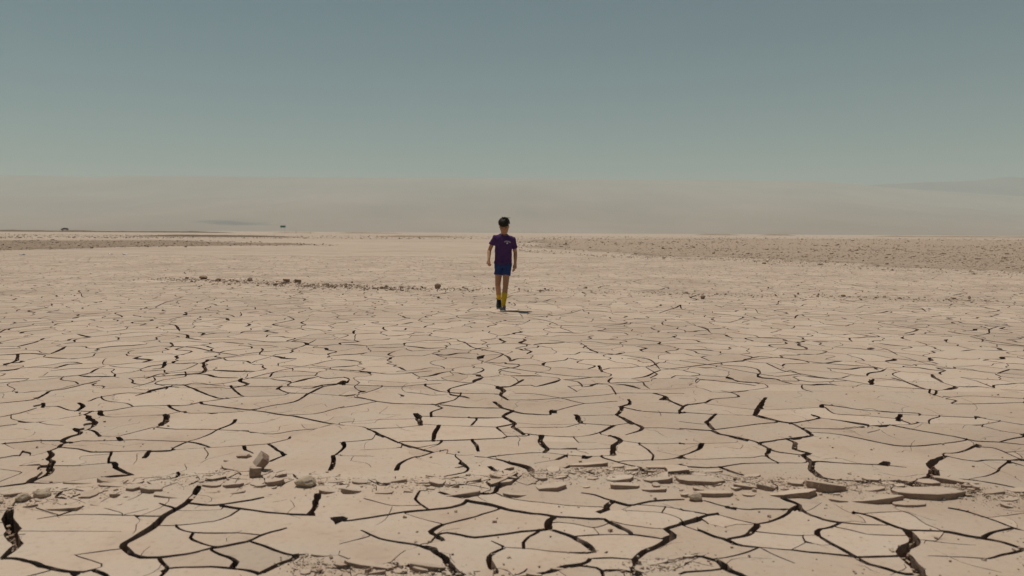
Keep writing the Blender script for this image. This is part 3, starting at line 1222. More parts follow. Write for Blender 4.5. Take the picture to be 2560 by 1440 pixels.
def clods(pts, sizes, flat=0.6, seed=0):
    """angular lumps: one array of vertices and faces"""
    r = np.random.default_rng(seed)
    n = len(pts)
    sc = sizes[:, None] * r.uniform(.55, 1.1, (n, 3)) * np.array([1, 1, flat])
    V = CUBE_V[None] * r.uniform(.55, 1.05, (n, 8, 1)) + r.uniform(-.22, .22, (n, 8, 3))
    V = V * sc[:, None, :] * 0.5
    a, b = r.uniform(0, 6.283, n), r.normal(0, .3, n)
    ca, sa, cb, sb = np.cos(a), np.sin(a), np.cos(b), np.sin(b)
    y, z = V[:, :, 1] * cb[:, None] - V[:, :, 2] * sb[:, None], V[:, :, 1] * sb[:, None] + V[:, :, 2] * cb[:, None]
    x, y = V[:, :, 0] * ca[:, None] - y * sa[:, None], V[:, :, 0] * sa[:, None] + y * ca[:, None]
    V = np.stack([x, y, z], 2) + pts[:, None, :]
    F = CUBE_F[None] + (np.arange(n) * 8)[:, None, None]
    return V.reshape(-1, 3), F.reshape(-1, 3)

def clod_field(name, pts, sizes, mats, label, category, flat=0.6, seed=0, mi=None):
    v, f = clods(pts, sizes, flat, seed)
    idx = None if mi is None else np.repeat(mi, 12)
    me = mesh_from(name, v, f, mats, idx, False)
    return link(name, me, kind='stuff', label=label, category=category)

def along(P, n, spread, seed, dens=None):
    r = np.random.default_rng(seed)
    seg = np.hypot(*(P[1:] - P[:-1]).T)
    s = np.concatenate([[0], np.cumsum(seg)])
    t = r.uniform(0, s[-1], n)
    x, y = np.interp(t, s, P[:, 0]), np.interp(t, s, P[:, 1])
    keep = r.random(n) < (0.35 + 0.65 * (vnoise(t * 2.3, t * 0, seed) * .5 + .5) ** 1.5)
    x, y = x + r.normal(0, spread * .7, n), y + r.normal(0, spread * .72, n)
    return np.column_stack([x, y])[keep], r

shards(RIDGE, 330, .11, 81, .026, .11)
shards(RIDGE2, 34, .05, 82, .020, .07)
shards(RIDGE3, 16, .05, 83, .020, .07)
xy, r_ = along(RIDGE, 16000, 0.12, 31)
xy2, _ = along(RIDGE2, 1500, 0.06, 32)
xy3, _ = along(RIDGE3, 500, 0.06, 33)
xy = np.vstack([xy, xy2, xy3])
sz = np.clip(r_.lognormal(-5.55, 0.60, len(xy)), 0.0015, 0.026)
pts = np.column_stack([xy, hz(xy[:, 0], xy[:, 1]) + sz * 0.18])
clod_field('ridge_crumbs', pts, sz, [M_CLOD, M_SIDE], 'loose mud crumbs strewn along the broken ridge in front', 'mud crumbs', .6, 4,
           (r_.random(len(xy)) < .25).astype(int))

W_ = np.array(WIDE)
W_ = W_[W_[:, 1] < 11]
rep = np.repeat(np.arange(len(W_)), 3)
r_ = np.random.default_rng(9)
hwid = W_[rep, 2]
px_ = W_[rep, 0] + r_.normal(0, .45, len(rep)) * hwid
py_ = W_[rep, 1] + r_.uniform(-.02, .02, len(rep))
pts = np.column_stack([px_, py_, r_.uniform(-0.095, -0.035, len(rep))])
clod_field('crack_crumbs', pts, np.clip(hwid * r_.uniform(.35, 1.0, len(rep)), .004, .028), [M_CLOD, M_SIDE],
           'crumbled earth fallen into the wider mud cracks', 'mud crumbs', .9, 6, (r_.random(len(rep)) < .4).astype(int))

# scattered bits on the plates
n = 2600
yy = 2.9 + (r_.random(n) ** 1.5) * 18
xx = r_.uniform(-1, 1, n) * (.3 + SIDE * yy)
keep = vnoise(xx * .8, yy * .5, 71) > 0.15
xx, yy = xx[keep], yy[keep]
sz = np.clip(r_.lognormal(-4.9, .5, len(xx)), .003, .03)
clod_field('scattered_crumbs', np.column_stack([xx, yy, hz(xx, yy) + sz * .2]), sz, [M_CLOD, M_SIDE],
           'tiny mud crumbs scattered over the cracked plates', 'mud crumbs', .6, 8, (r_.random(len(xx)) < .4).astype(int))

# ------------------------------------------------------------------ single blocks and stones
def stone_mesh(name, w, d, h, seed, mats, angular=0.35, cuts=3):
    bm = bmesh.new()
    bmesh.ops.create_icosphere(bm, subdivisions=cuts, radius=1.0)
    r = random.Random(seed)
    planes = [(Vector((r.gauss(0, 1), r.gauss(0, 1), r.gauss(0, .7))).normalized(), r.uniform(.62, .9)) for _ in range(9)]
    for v in bm.verts:
        p = v.co.copy()
        for nrm, dd in planes:
            q = p.dot(nrm)
            if q > dd:
                p -= nrm * (q - dd) * (1 - (1 - angular) * .5)
        k = 1 + .09 * float(vnoise(p.x * 2.2 + seed, p.y * 2.2 + p.z * 2.1, seed)) + .07 * float(vnoise(p.x * 6 + p.z * 5, p.y * 6 - p.z * 4 + seed, seed + 1)) + .04 * float(vnoise(p.x * 14 + p.z * 9, p.y * 14 - p.z * 11, seed + 2))
        v.co = Vector((p.x * w / 2 * k, p.y * d / 2 * k, p.z * h / 2 * k))
    zmin = min(v.co.z for v in bm.verts)
    for v in bm.verts:
        v.co.z -= zmin + h * .08
    me = bpy.data.meshes.new(name)
    bm.to_mesh(me)
    bm.free()
    for m in mats:
        me.materials.append(m)
    return me

def block_mesh(name, size, seed, mats):
    """angular broken block, pale crust on one side"""
    r = random.Random(seed)
    bm = bmesh.new()
    bmesh.ops.create_cube(bm, size=1.0)
    for v in bm.verts:
        v.co = Vector((v.co.x * size[0], v.co.y * size[1], v.co.z * size[2])) * r.uniform(.62, 1.12)
    bmesh.ops.bevel(bm, geom=bm.edges[:], offset=min(size) * .05, segments=1, affect='EDGES')
    bmesh.ops.subdivide_edges(bm, edges=bm.edges[:], cuts=2, use_grid_fill=True)
    for v in bm.verts:
        v.co += Vector((r.uniform(-1, 1), r.uniform(-1, 1), r.uniform(-1, 1))) * min(size) * .035
    me = bpy.data.meshes.new(name)
    bm.to_mesh(me)
    bm.free()
    for m in mats:
        me.materials.append(m)
    return me

def crust(me, axis):
    for p in me.polygons:
        p.material_index = 1 if p.normal.dot(axis) > .55 else 0
M_CLOD_DARK = make_mud_side('dark_clod', (0.21, 0.138, 0.098), (0.33, 0.23, 0.165))

def put(name, me, px, py, rot, label, category, dz=0.0):
    g = gp(px, py)
    o = link(name, me, label=label, category=category)
    o.rotation_euler = rot
    o.location = (g.x, g.y, hz1(g.x, g.y) + dz)
    return o

me = block_mesh('mud_block', (0.058, 0.066, 0.080), 14, [M_SIDE, M_TOP]); crust(me, Vector((-1, 0, 0)))
put('mud_block', me, 655, 1180, (R(24), R(33), R(38)), 'brown block of dried mud standing tilted on its corner', 'mud block', .045)
me = block_mesh('mud_block', (0.060, 0.05, 0.05), 5, [M_SIDE, M_TOP]); crust(me, Vector((0, 0, 1)))
put('mud_block', me, 640, 1200, (R(-6), R(4), R(8)), 'small square dark mud block just below the tilted block', 'mud block', .022)
me = block_mesh('mud_block', (0.07, 0.04, 0.022), 8, [M_SIDE, M_TOP]); crust(me, Vector((0, 0, 1)))
put('mud_block', me, 610, 1145, (R(5), R(-8), R(-12)), 'thin dark mud chip lying left of the tilted block', 'mud chip', .01)
me = stone_mesh('mud_clod', 0.11, 0.095, 0.068, 21, [M_CLOD], .8)
put('mud_clod', me, 762, 1220, (0, 0, 0), 'pale rounded clod of mud sitting on the broken ridge', 'mud clod', -.014)
me = stone_mesh('mud_clod', 0.078, 0.07, 0.052, 22, [M_CLOD], .5)
put('mud_clod', me, 106, 1252, (0, 0, .5), 'smooth pale round clod at the left end of the ridge', 'mud clod', -.012)
me = stone_mesh('mud_clod', 0.075, 0.055, 0.04, 23, [M_CLOD], .15)
put('mud_clod', me, 1739, 1249, (0, 0, .1), 'small pale loaf shaped clod in front of dark ridge slab', 'mud clod')
me = stone_mesh('mud_clod', 0.07, 0.06, 0.038, 29, [M_CLOD], .5)
put('mud_clod', me, 58, 1262, (0, 0, 1.5), 'pale flat clod left of the smooth round clod', 'mud clod')
FAR_STONES = [
 (508, 698, 24, 11, 'low brown lump at the left end of the stony strip'),
 (546, 703, 22, 8, 'flat brown lump second from the left on stony strip'),
 (625, 702, 16, 10, 'small dark brown stone alone on the stony strip'),
 (716, 705, 20, 9, 'brown stone left of the brick shaped stone'),
 (746, 706, 23, 10, 'brick shaped brown stone with flat top on stony strip'),
 (954, 722, 12, 7, 'small brown stone leaning against a taller one'),
 (966, 721, 12, 11, 'taller brown stone of the touching pair'),
 (1094, 722, 21, 15, 'big pointed reddish brown rock left of the boy'),
 (1031, 723, 8, 6, 'pebble between the touching pair and the pointed rock'),
 (880, 707, 8, 5, 'pebble behind the stony strip'),
 (1757, 747, 18, 11, 'rounded brown rock alone to the right of the boy'),
 (2418, 752, 18, 6, 'flat pale stone at the right side'),
 (2423, 747, 9, 9, 'small upright stone behind the flat pale stone at right'),
 (1995, 736, 8, 6, 'round pebble on the faint gravel line at right'),
 (2046, 738, 6, 6, 'dark pebble on the faint gravel line at right'),
 (2108, 741, 16, 6, 'flat brown stone on the faint gravel line at right'),
 (464, 618, 10, 5, 'tiny dark brown mound far away at the left'),
 (1350, 729, 10, 5, 'low brown pebble just right of the boy'),
 (2190, 746, 10, 5, 'broad pebble at the end of the gravel line'),
]
for i, (x, y, w, h, lab) in enumerate(FAR_STONES):
    g = gp(x, y)
    s_ = g.y / FPX * .86
    if 'brick' in lab:
        me = block_mesh('stone', (w * s_, w * s_ * .8, h * s_ * 1.1), 40 + i, [M_CLOD_DARK])
        put('stone', me, x, y, (0, R(3), R(6)), lab, 'stone', h * s_ * .45)
    else:
        me = stone_mesh('stone', w * s_, w * s_ * .85, h * s_ * 1.12, 40 + i, [M_CLOD_DARK if 'pale' not in lab else M_CLOD], .7)
        put('stone', me, x, y, (0, 0, i * 1.3), lab, 'stone')

# ------------------------------------------------------------------ gravel and clod fields further out
def px_poly(pts, n, seed, margin=1.0):
    """points spread inside a region given in the photograph's pixels, brought to the ground"""
    r = np.random.default_rng(seed)
    P = np.array(pts, float)
    lo, hi = P.min(0), P.max(0)
    out = []
    while len(out) < n:
        x, y = r.uniform(lo[0], hi[0]), r.uniform(lo[1], hi[1])
        ins, j = False, len(P) - 1
        for i in range(len(P)):
            if (P[i, 1] > y) != (P[j, 1] > y) and x < (P[j, 0] - P[i, 0]) * (y - P[i, 1]) / (P[j, 1] - P[i, 1]) + P[i, 0]:
                ins = not ins
            j = i
        if ins:
            g = gp(x, y)
            out.append((g.x, g.y))
    return np.array(out), r

strip = np.array([tuple(gp(*p))[:2] for p in [(400, 697), (560, 702), (760, 713), (900, 720), (1000, 723), (1180, 724)]])
xy, r_ = along(strip, 2600, .60, 41)
sz = np.clip(r_.lognormal(-3.9, .6, len(xy)), .010, .13)
clod_field('strip_gravel', np.column_stack([xy, hz(xy[:, 0], xy[:, 1]) + sz * .15]), sz, [M_CLOD, M_CLOD_DARK],
           'strip of brown gravel and clods crossing the flat left of the boy', 'gravel', .6, 11, (r_.random(len(xy)) < .6).astype(int))
strip = np.array([tuple(gp(*p))[:2] for p in [(1180, 725), (1500, 728), (1800, 738), (2100, 743), (2500, 752)]])
xy, r_ = along(strip, 1300, .5, 42)
sz = np.clip(r_.lognormal(-4.1, .55, len(xy)), .008, .09)
clod_field('line_gravel', np.column_stack([xy, hz(xy[:, 0], xy[:, 1]) + sz * .15]), sz, [M_CLOD, M_CLOD_DARK],
           'faint line of scattered gravel right of the boy', 'gravel', .6, 12, (r_.random(len(xy)) < .5).astype(int))

xy, r_ = px_poly([(1240, 622), (1330, 632), (1500, 642), (1700, 650), (1950, 664), (2200, 676), (2560, 692), (3000, 712), (3000, 606), (2560, 600), (1900, 596), (1240, 594)], 30000, 51)
keep = (fbm(xy[:, 0] / 7, xy[:, 1] / 11, 17, 3) > -0.05 + r_.normal(0, .25, len(xy)))
xy = xy[keep]
sz = np.clip(r_.lognormal(-3.15, .60, len(xy)), .022, .28) * np.clip(xy[:, 1] / 48, .7, 1.8)
clod_field('clod_field', np.column_stack([xy, sz * .10]), sz, [M_CLOD, M_CLOD_DARK],
           'wide field of rough upturned mud clods on the right', 'clod field', .45, 13, (fbm(xy[:, 0] / 5, xy[:, 1] / 8, 29, 3) + r_.normal(0, .4, len(xy)) > .25).astype(int))
xy, r_ = px_poly([(-350, 600), (420, 600), (620, 604), (860, 611), (840, 614), (560, 615), (300, 619), (0, 628), (-350, 636)], 4200, 52)
sz = np.clip(r_.lognormal(-3.3, .65, len(xy)), .018, .25) * np.clip(xy[:, 1] / 62, .8, 2.0)
clod_field('earth_clods', np.column_stack([xy, sz * .12]), sz, [M_BROWN, M_CLOD_DARK],
           'band of dark brown turned earth on the far left', 'earth clods', .5, 14, (r_.random(len(xy)) < .5).astype(int))
xy, r_ = px_poly([(-350, 583), (700, 588), (2000, 592), (2900, 596), (2900, 604), (1300, 598), (600, 596), (-350, 596)], 5200, 53)
sz = np.clip(r_.lognormal(-1.8, .5, len(xy)), .06, .5)
clod_field('distant_clods', np.column_stack([xy, sz * .08]), sz, [M_CLOD, M_CLOD_DARK],
           'speckled far ground of small clods below the horizon', 'clods', .4, 15, (r_.random(len(xy)) < .5).astype(int))

# soil patches: thin sheets of a browner soil with ragged edges
def soil_patch(name, pts, mat, z, label):
    g = np.array([tuple(gp(*p))[:2] for p in pts])
    p, w, t, L = resample(np.vstack([g, g[:1]]), [1, 1], max(1.5, np.ptp(g[:, 0]) / 260))
    p = p[:-1]
    c = p.mean(0)
    n = len(p)
    k = fbm(t[:-1] / 9, t[:-1] * 0 + 3, 5, 4) + .6 * vnoise(t[:-1] / 2.2, t[:-1] * 0, 8)
    p = p + np.column_stack([k * 2.5, k * np.clip(p[:, 1] * .06, .5, 12)])
    V = [Vector(q) for q in p]
    y = p[:, 1].min()
    while y < p[:, 1].max():
        st_ = .055 * y
        V += [Vector((x, y + random.uniform(-.3, .3) * st_)) for x in np.arange(p[:, 0].min(), p[:, 0].max(), max(3.0, st_))]
        y += st_
    v, e, f, *_ = delaunay_2d_cdt(V, [(i, (i + 1) % n) for i in range(n)], [], 1, 1e-5, False)
    q = np.array([tuple(w_) for w_ in v])
    f = np.array([t_ for t_ in f if len(t_) == 3])
    cx_, cy_ = q[f].mean(1).T
    ins = np.zeros(len(f), bool)
    for (ax, ay), (bx, by) in zip(p, np.roll(p, -1, 0)):
        ins ^= ((ay > cy_) != (by > cy_)) & (cx_ < (bx - ax) * (cy_ - ay) / (by - ay + 1e-12) + ax)
    f = f[ins]
    edge = np.clip(dist_poly(q[:, 0], q[:, 1], np.vstack([p, p[:1]])) / (.10 * q[:, 1]), 0, 1)
    me = mesh_from(name, np.column_stack([q, np.full(len(q), z)]), f, [mat], None, False, {'edge': edge})
    link(name, me, kind='structure', label=label)
def make_soil(name, c0, c1, ragged=False):
    m, nt, b = mat_new(name)
    n1 = pos_noise(nt, .35, 6, .75)
    n2 = pos_noise(nt, 2.2, 6, .8)
    c = ramp(nt, n1, [(.35, c0), (.65, c1)])
    s = ramp(nt, n2, [(.36, (.70, .67, .65)), (.47, (.96, .96, .96)), (.62, (1.08, 1.07, 1.06))])
    nt.links.new(mixc(nt, c, s, 1.0, 'MULTIPLY'), b.inputs['Base Color'])
    bump(nt, b, [(n1, .8, .5), (n2, .9, .15)])
    if ragged:                                  # thins out into separate crumbs of soil at its rim
        at = nd(nt, 'ShaderNodeAttribute', attribute_name='edge')
        n3 = pos_noise(nt, 1.1, 5, .7)
        sb = nd(nt, 'ShaderNodeMath', operation='MULTIPLY_ADD')
        sb.inputs[1].default_value = -2.4
        sb.inputs[2].default_value = 1.55
        nt.links.new(n3, sb.inputs[0])
        gt = nd(nt, 'ShaderNodeMath', operation='GREATER_THAN')
        nt.links.new(at.outputs['Fac'], gt.inputs[0])
        nt.links.new(sb.outputs[0], gt.inputs[1])
        tr = nt.nodes.new('ShaderNodeBsdfTransparent')
        ms = nt.nodes.new('ShaderNodeMixShader')
        nt.links.new(gt.outputs[0], ms.inputs[0])
        nt.links.new(tr.outputs[0], ms.inputs[1])
        nt.links.new(b.outputs[0], ms.inputs[2])
        nt.links.new(ms.outputs[0], nt.nodes['Material Output'].inputs['Surface'])
    return m
M_SOIL = make_soil('brown_soil', (0.275, 0.203, 0.148), (0.35, 0.265, 0.196))
M_BANK = make_soil('dark_bank_soil', (0.13, 0.095, 0.068), (0.20, 0.15, 0.105))
M_SOIL2 = make_soil('greyish_soil', (0.375, 0.282, 0.215), (0.45, 0.345, 0.266), True)
M_SOIL_R = make_soil('thinning_brown_soil', (0.275, 0.203, 0.148), (0.35, 0.265, 0.196), True)
M_SOIL2_PLAIN = make_soil('greyish_bank_soil', (0.33, 0.25, 0.188), (0.42, 0.325, 0.246))
soil_patch('soil_band', [(-500, 600), (420, 600), (620, 604), (860, 611), (840, 614), (560, 615), (300, 620), (0, 630), (-500, 642)], M_SOIL_R, .006,
           'band of darker brown soil on the far left')
soil_patch('rough_ground', [(1300, 616), (1500, 632), (1700, 643), (1950, 656), (2200, 667), (2560, 683), (3100, 706), (3100, 606), (2560, 600), (1900, 596), (1300, 598)], M_SOIL2, .006,
           'rough greyish ground under the clod field on the right')

# ------------------------------------------------------------------ far land: embankment, mounds, hills
def mound(name, pxl, pxr, Y, h, depth, label, mat, seed):
    a, b = at_depth(pxl, 580, Y).x, at_depth(pxr, 580, Y).x
    nx, ny = 90, 8
    V, F = [], []
    for i in range(nx + 1):
        u = i / nx
        x = a + (b - a) * u
        env = min(1, u * 3.5, (1 - u) * 3.5) ** .8 if b - a < 120 else min(1, u * 9, (1 - u) * 9) ** .7
        hh = h * env * (1 + .5 * float(fbm(np.array(x / 14.0), np.array(seed * 3.3), seed)))
        for j in range(ny + 1):
            v = j / ny
            prof = math.sin(math.pi * v) ** .8 if 0 < v < 1 else 0
            V.append((x, Y + (v - .5) * depth, -0.25 + hh * prof * 1.0 + .25 * prof))
    for i in range(nx):
        for j in range(ny):
            q = i * (ny + 1) + j
            F.append((q, q + ny + 1, q + ny + 2, q + 1))
    me = mesh_from(name, V, F, [mat], None, True)
    return link(name, me, kind='structure', label=label)
mound('road_embankment', -700, 590, 494, 1.0, 9, 'long low brown embankment on the left horizon carrying the car', M_BANK, 3)
mound('low_mound', 680, 800, 524, 0.7, 10, 'low grey mound on the horizon right of the green sign', M_SOIL2_PLAIN, 4)
mound('low_mound', 835, 1010, 566, 0.7, 8, 'low mound on the horizon left of the boy', M_SOIL, 5)
mound('low_mound', 300, 760, 172, 0.35, 7, 'low dark spoil line across the plain at left', M_BANK, 6)
mound('low_mound', 930, 1160, 193, 0.45, 8, 'low brown spoil bank behind the boy', M_SOIL, 7)
mound('low_mound', 1735, 1850, 620, 1.1, 14, 'low mound standing in for a dark mirage dash on the right horizon, the left one of the two', M_SOIL, 8)  # solid mound added in place of a berm's floating mirage image
mound('low_mound', 1895, 1990, 655, 1.2, 14, 'low mound standing in for a dark mirage dash on the right horizon, the right one of the two', M_SOIL, 9)  # second mirage dash, likewise given the shape of a mound
mound('low_mound', 2180, 2700, 483, 0.6, 11, 'long thin brown mound at the far right horizon', M_SOIL, 10)

def make_hill_mat(name, c0, c1, dark=None):
    m, nt, b = mat_new(name)
    n1 = pos_noise(nt, .0011, 6, .62, (1, .6, 3))
    c = ramp(nt, n1, [(.34, c0), (.66, c1)])
    if dark:
        g = nt.nodes.new('ShaderNodeNewGeometry')
        sub = nd(nt, 'ShaderNodeVectorMath', operation='SUBTRACT')
        sub.inputs[1].default_value = dark[0]
        mul = nd(nt, 'ShaderNodeVectorMath', operation='MULTIPLY')
        mul.inputs[1].default_value = dark[1]
        ln = nd(nt, 'ShaderNodeVectorMath', operation='LENGTH')
        nt.links.new(g.outputs['Position'], sub.inputs[0])
        nt.links.new(sub.outputs[0], mul.inputs[0])
        nt.links.new(mul.outputs[0], ln.inputs[0])
        n2 = pos_noise(nt, .022, 6, .75, (.4, .8, 1))
        add = nd(nt, 'ShaderNodeMath', operation='MULTIPLY_ADD')
        add.inputs[1].default_value = 3.0
        nt.links.new(n2, add.inputs[0])
        nt.links.new(ln.outputs['Value'], add.inputs[2])
        msk = ramp(nt, add.outputs[0], [(.0, (1, 1, 1)), (.985, (1, 1, 1)), (1.0, (0, 0, 0))])
        # ramp input is 0..1: shift the sum so that the lava field edge falls inside it
        sh = nd(nt, 'ShaderNodeMath', operation='MULTIPLY_ADD')
        sh.inputs[1].default_value, sh.inputs[2].default_value = .42, .0
        nt.links.new(add.outputs[0], sh.inputs[0])
        msk = ramp(nt, sh.outputs[0], [(.84, (1, 1, 1)), (1.0, (0, 0, 0))])
        c = mixc(nt, c, (0.14, 0.135, 0.13), msk)
    nt.links.new(c, b.inputs['Base Color'])
    return m

SKY_PX = [(-1500, 446), (-700, 440), (-200, 438), (0, 436), (110, 438), (250, 441), (320, 437), (480, 439), (640, 441), (1000, 443), (1280, 445), (1700, 449),
          (2040, 451), (2075, 453), (2110, 458), (2160, 462), (2240, 470), (2400, 480), (2700, 500), (3600, 520)]
SKY2_PX = [(1500, 500), (1900, 480), (2050, 466), (2150, 462), (2230, 459), (2300, 455), (2400, 452), (2450, 449), (2500, 443), (2530, 441), (2560, 444), (2700, 442), (3100, 447), (4200, 450)]
def hills(name, sky_px, Y0, Y1, mat, seed, label, power=1.25, x_lim=(-9500, 9500)):
    sp = [(at_depth(px, py, Y1).x, at_depth(px, py, Y1).z) for px, py in sky_px]
    sx, sz_ = np.array([p[0] for p in sp]), np.array([p[1] for p in sp])
    nx, ny = 220, 60
    xs = np.linspace(x_lim[0], x_lim[1], nx + 1) * Y1 / 10500
    V, F = [], []
    for j in range(ny + 1):
        v = j / ny
        Y = Y0 + (Y1 - Y0) * min(1.0, v * 1.1) + (0 if v < .909 else (v - .909) * 3500)
        k = min(1.0, v * 1.1)
        top = np.interp(xs * (Y1 / max(Y, 1)) if Y < Y1 else xs, sx, sz_)
        rel = k ** power
        nz = fbm(xs / 900, np.full(nx + 1, Y / 1200), seed, 5)
        gul = np.abs(fbm(xs / 260, np.full(nx + 1, Y / 2500), seed + 20, 3))
        z = top * rel + (nz * 34 - gul * 46) * np.sin(math.pi * min(k, 1)) ** .8
        if k >= 1:
            z = top * (1 - .15 * (v - .909) * 10) + 4 * fbm(xs / 240, np.full(nx + 1, v * 9), seed + 3, 4)
        z = z - (8 if j == 0 else 0)
        for i in range(nx + 1):
            V.append((xs[i], Y, z[i]))
    for j in range(ny):
        for i in range(nx):
            q = j * (nx + 1) + i
            F.append((q, q + 1, q + nx + 2, q + nx + 1))
    me = mesh_from(name, V, F, [mat], None, True)
    return link(name, me, kind='structure', label=label)
lava = at_depth(585, 553, 2480)
M_HILL = make_hill_mat('hill_earth', (0.25, 0.20, 0.165), (0.34, 0.275, 0.228), ((lava.x, 2480, lava.z), (1 / 150, 1 / 110, 0)))
M_HILL2 = make_hill_mat('far_hill_earth', (0.07, 0.06, 0.055), (0.15, 0.12, 0.10))
hills('hills', SKY_PX, 2000, 6000, M_HILL, 61, 'long flat topped desert plateau fading in the haze')
hills('far_hills', SKY2_PX, 5300, 7200, M_HILL2, 63, 'bluish hazy hills behind the plateau at the right', 1.0, (-1500, 9500))

def build_haze():
    x, y0, y1, z0, z1 = 15000, -3000, 15000, -1.3, 540
    V = [(sx * x, y, z) for z in (z0, z1) for sx, y in ((-1, y0), (1, y0), (1, y1), (-1, y1))]
    F = [(0, 3, 2, 1), (4, 5, 6, 7), (0, 1, 5, 4), (1, 2, 6, 5), (2, 3, 7, 6), (3, 0, 4, 7)]
    m = bpy.data.materials.new('haze_air')
    m.use_nodes = True
    nt = m.node_tree
    nt.nodes.remove(nt.nodes['Principled BSDF'])
    pv = nt.nodes.new('ShaderNodeVolumePrincipled')
    pv.inputs['Color'].default_value = (0.735, 0.81, 0.80, 1)
    pv.inputs['Density'].default_value = HAZE_DENSITY
    pv.inputs['Anisotropy'].default_value = 0.0
    nt.links.new(pv.outputs[0], nt.nodes['Material Output'].inputs['Volume'])
    me = mesh_from('haze', V, F, [m], None, False)
    link('haze', me, kind='stuff', label='dusty haze hanging over the whole plain', category='haze')
HAZE_DENSITY = 0.00021
build_haze()

# ------------------------------------------------------------------ green road sign, posts, car
def plain(name, col, rough=.6, spec=.3, metal=0.0, noise=.08, scale=30):
    m, nt, b = mat_new(name)
    b.inputs['Roughness'].default_value = rough
    b.inputs['Specular IOR Level'].default_value = spec
    b.inputs['Metallic'].default_value = metal
    tc = nt.nodes.new('ShaderNodeTexCoord')
    n = nd(nt, 'ShaderNodeTexNoise', Scale=scale, Detail=4.0)
    nt.links.new(tc.outputs['Object'], n.inputs['Vector'])
    c = ramp(nt, n.outputs['Fac'], [(.3, tuple(v * (1 - noise) for v in col)), (.7, tuple(min(1, v * (1 + noise)) for v in col))])
    nt.links.new(c, b.inputs['Base Color'])
    return m

def box_bm(bm, c, s, rot=None):
    m = Matrix.Translation(Vector(c)) @ (rot if rot else Matrix()) @ Matrix.Diagonal((s[0], s[1], s[2], 1))
    bmesh.ops.create_cube(bm, size=1.0, matrix=m)

def cyl_bm(bm, a, b, r, seg=12):
    a, b = Vector(a), Vector(b)
    d = b - a
    q = d.to_track_quat('Z', 'Y').to_matrix().to_4x4()
    bmesh.ops.create_cone(bm, cap_ends=True, segments=seg, radius1=r, radius2=r, depth=d.length, matrix=Matrix.Translation((a + b) / 2) @ q)

def bm_obj(name, bm, mat, parent=None, smooth=False, bevel=0.0, **props):
    if bevel:
        bmesh.ops.bevel(bm, geom=bm.edges[:], offset=bevel, segments=2, affect='EDGES')
    me = bpy.data.meshes.new(name)
    bm.to_mesh(me)
    bm.free()
    me.materials.append(mat)
    if smooth:
        me.polygons.foreach_set('use_smooth', [True] * len(me.polygons))
    return link(name, me, parent, **props)

M_GREEN = plain('sign_green', (0.0, 0.13, 0.085), .45, .3)
M_WHITE = plain('white_paint', (.75, .75, .72), .5, .3)
M_STEEL = plain('galvanised_steel', (.42, .42, .40), .5, .4, .3)
SY = 462.0
sp = at_depth(707.5, 577, SY)
sg = empty('road_sign', (sp.x, SY, 0), label='small green road sign on posts far away on the plain', category='road sign')
zt, zb_ = at_depth(707, 563.6, SY).z, at_depth(707, 568.9, SY).z
bm = bmesh.new(); box_bm(bm, (0, 0, (zt + zb_) / 2), (3.1, .06, zt - zb_)); bm_obj('sign_panel', bm, M_GREEN, sg, bevel=.02)
bm = bmesh.new()
for dx, dz, sx, sz2 in ((0, (zt - zb_) / 2 - .06, 3.0, .04), (0, -(zt - zb_) / 2 + .06, 3.0, .04), (-1.48, 0, .04, zt - zb_ - .16), (1.48, 0, .04, zt - zb_ - .16)):
    box_bm(bm, (dx, -.036, (zt + zb_) / 2 + dz), (sx, .006, sz2))
bm_obj('border_line', bm, M_WHITE, sg)
for dx in (-1.0, 1.0):
    bm = bmesh.new(); cyl_bm(bm, (dx, .09, -.3), (dx, .09, zt - .1), .045); bm_obj('post', bm, M_STEEL, sg, True)

M_POST = plain('weathered_post', (.30, .27, .24), .8, .1)
for i, (x, h, lab) in enumerate(((740, 1.7, 'thin marker post right of the green sign'), (776, 1.0, 'short marker post at the end of the low mound'))):
    p = at_depth(x, 578, 476)
    t = empty('marker_post', (p.x, 476, 0), label=lab, category='post')
    bm = bmesh.new(); cyl_bm(bm, (0, 0, -.3), (0, 0, h), .11); bm_obj('post', bm, M_POST, t, True)
    bm = bmesh.new(); cyl_bm(bm, (0, 0, h - .02), (0, 0, h + .06), .14); bm_obj('cap', bm, M_POST, t, True)

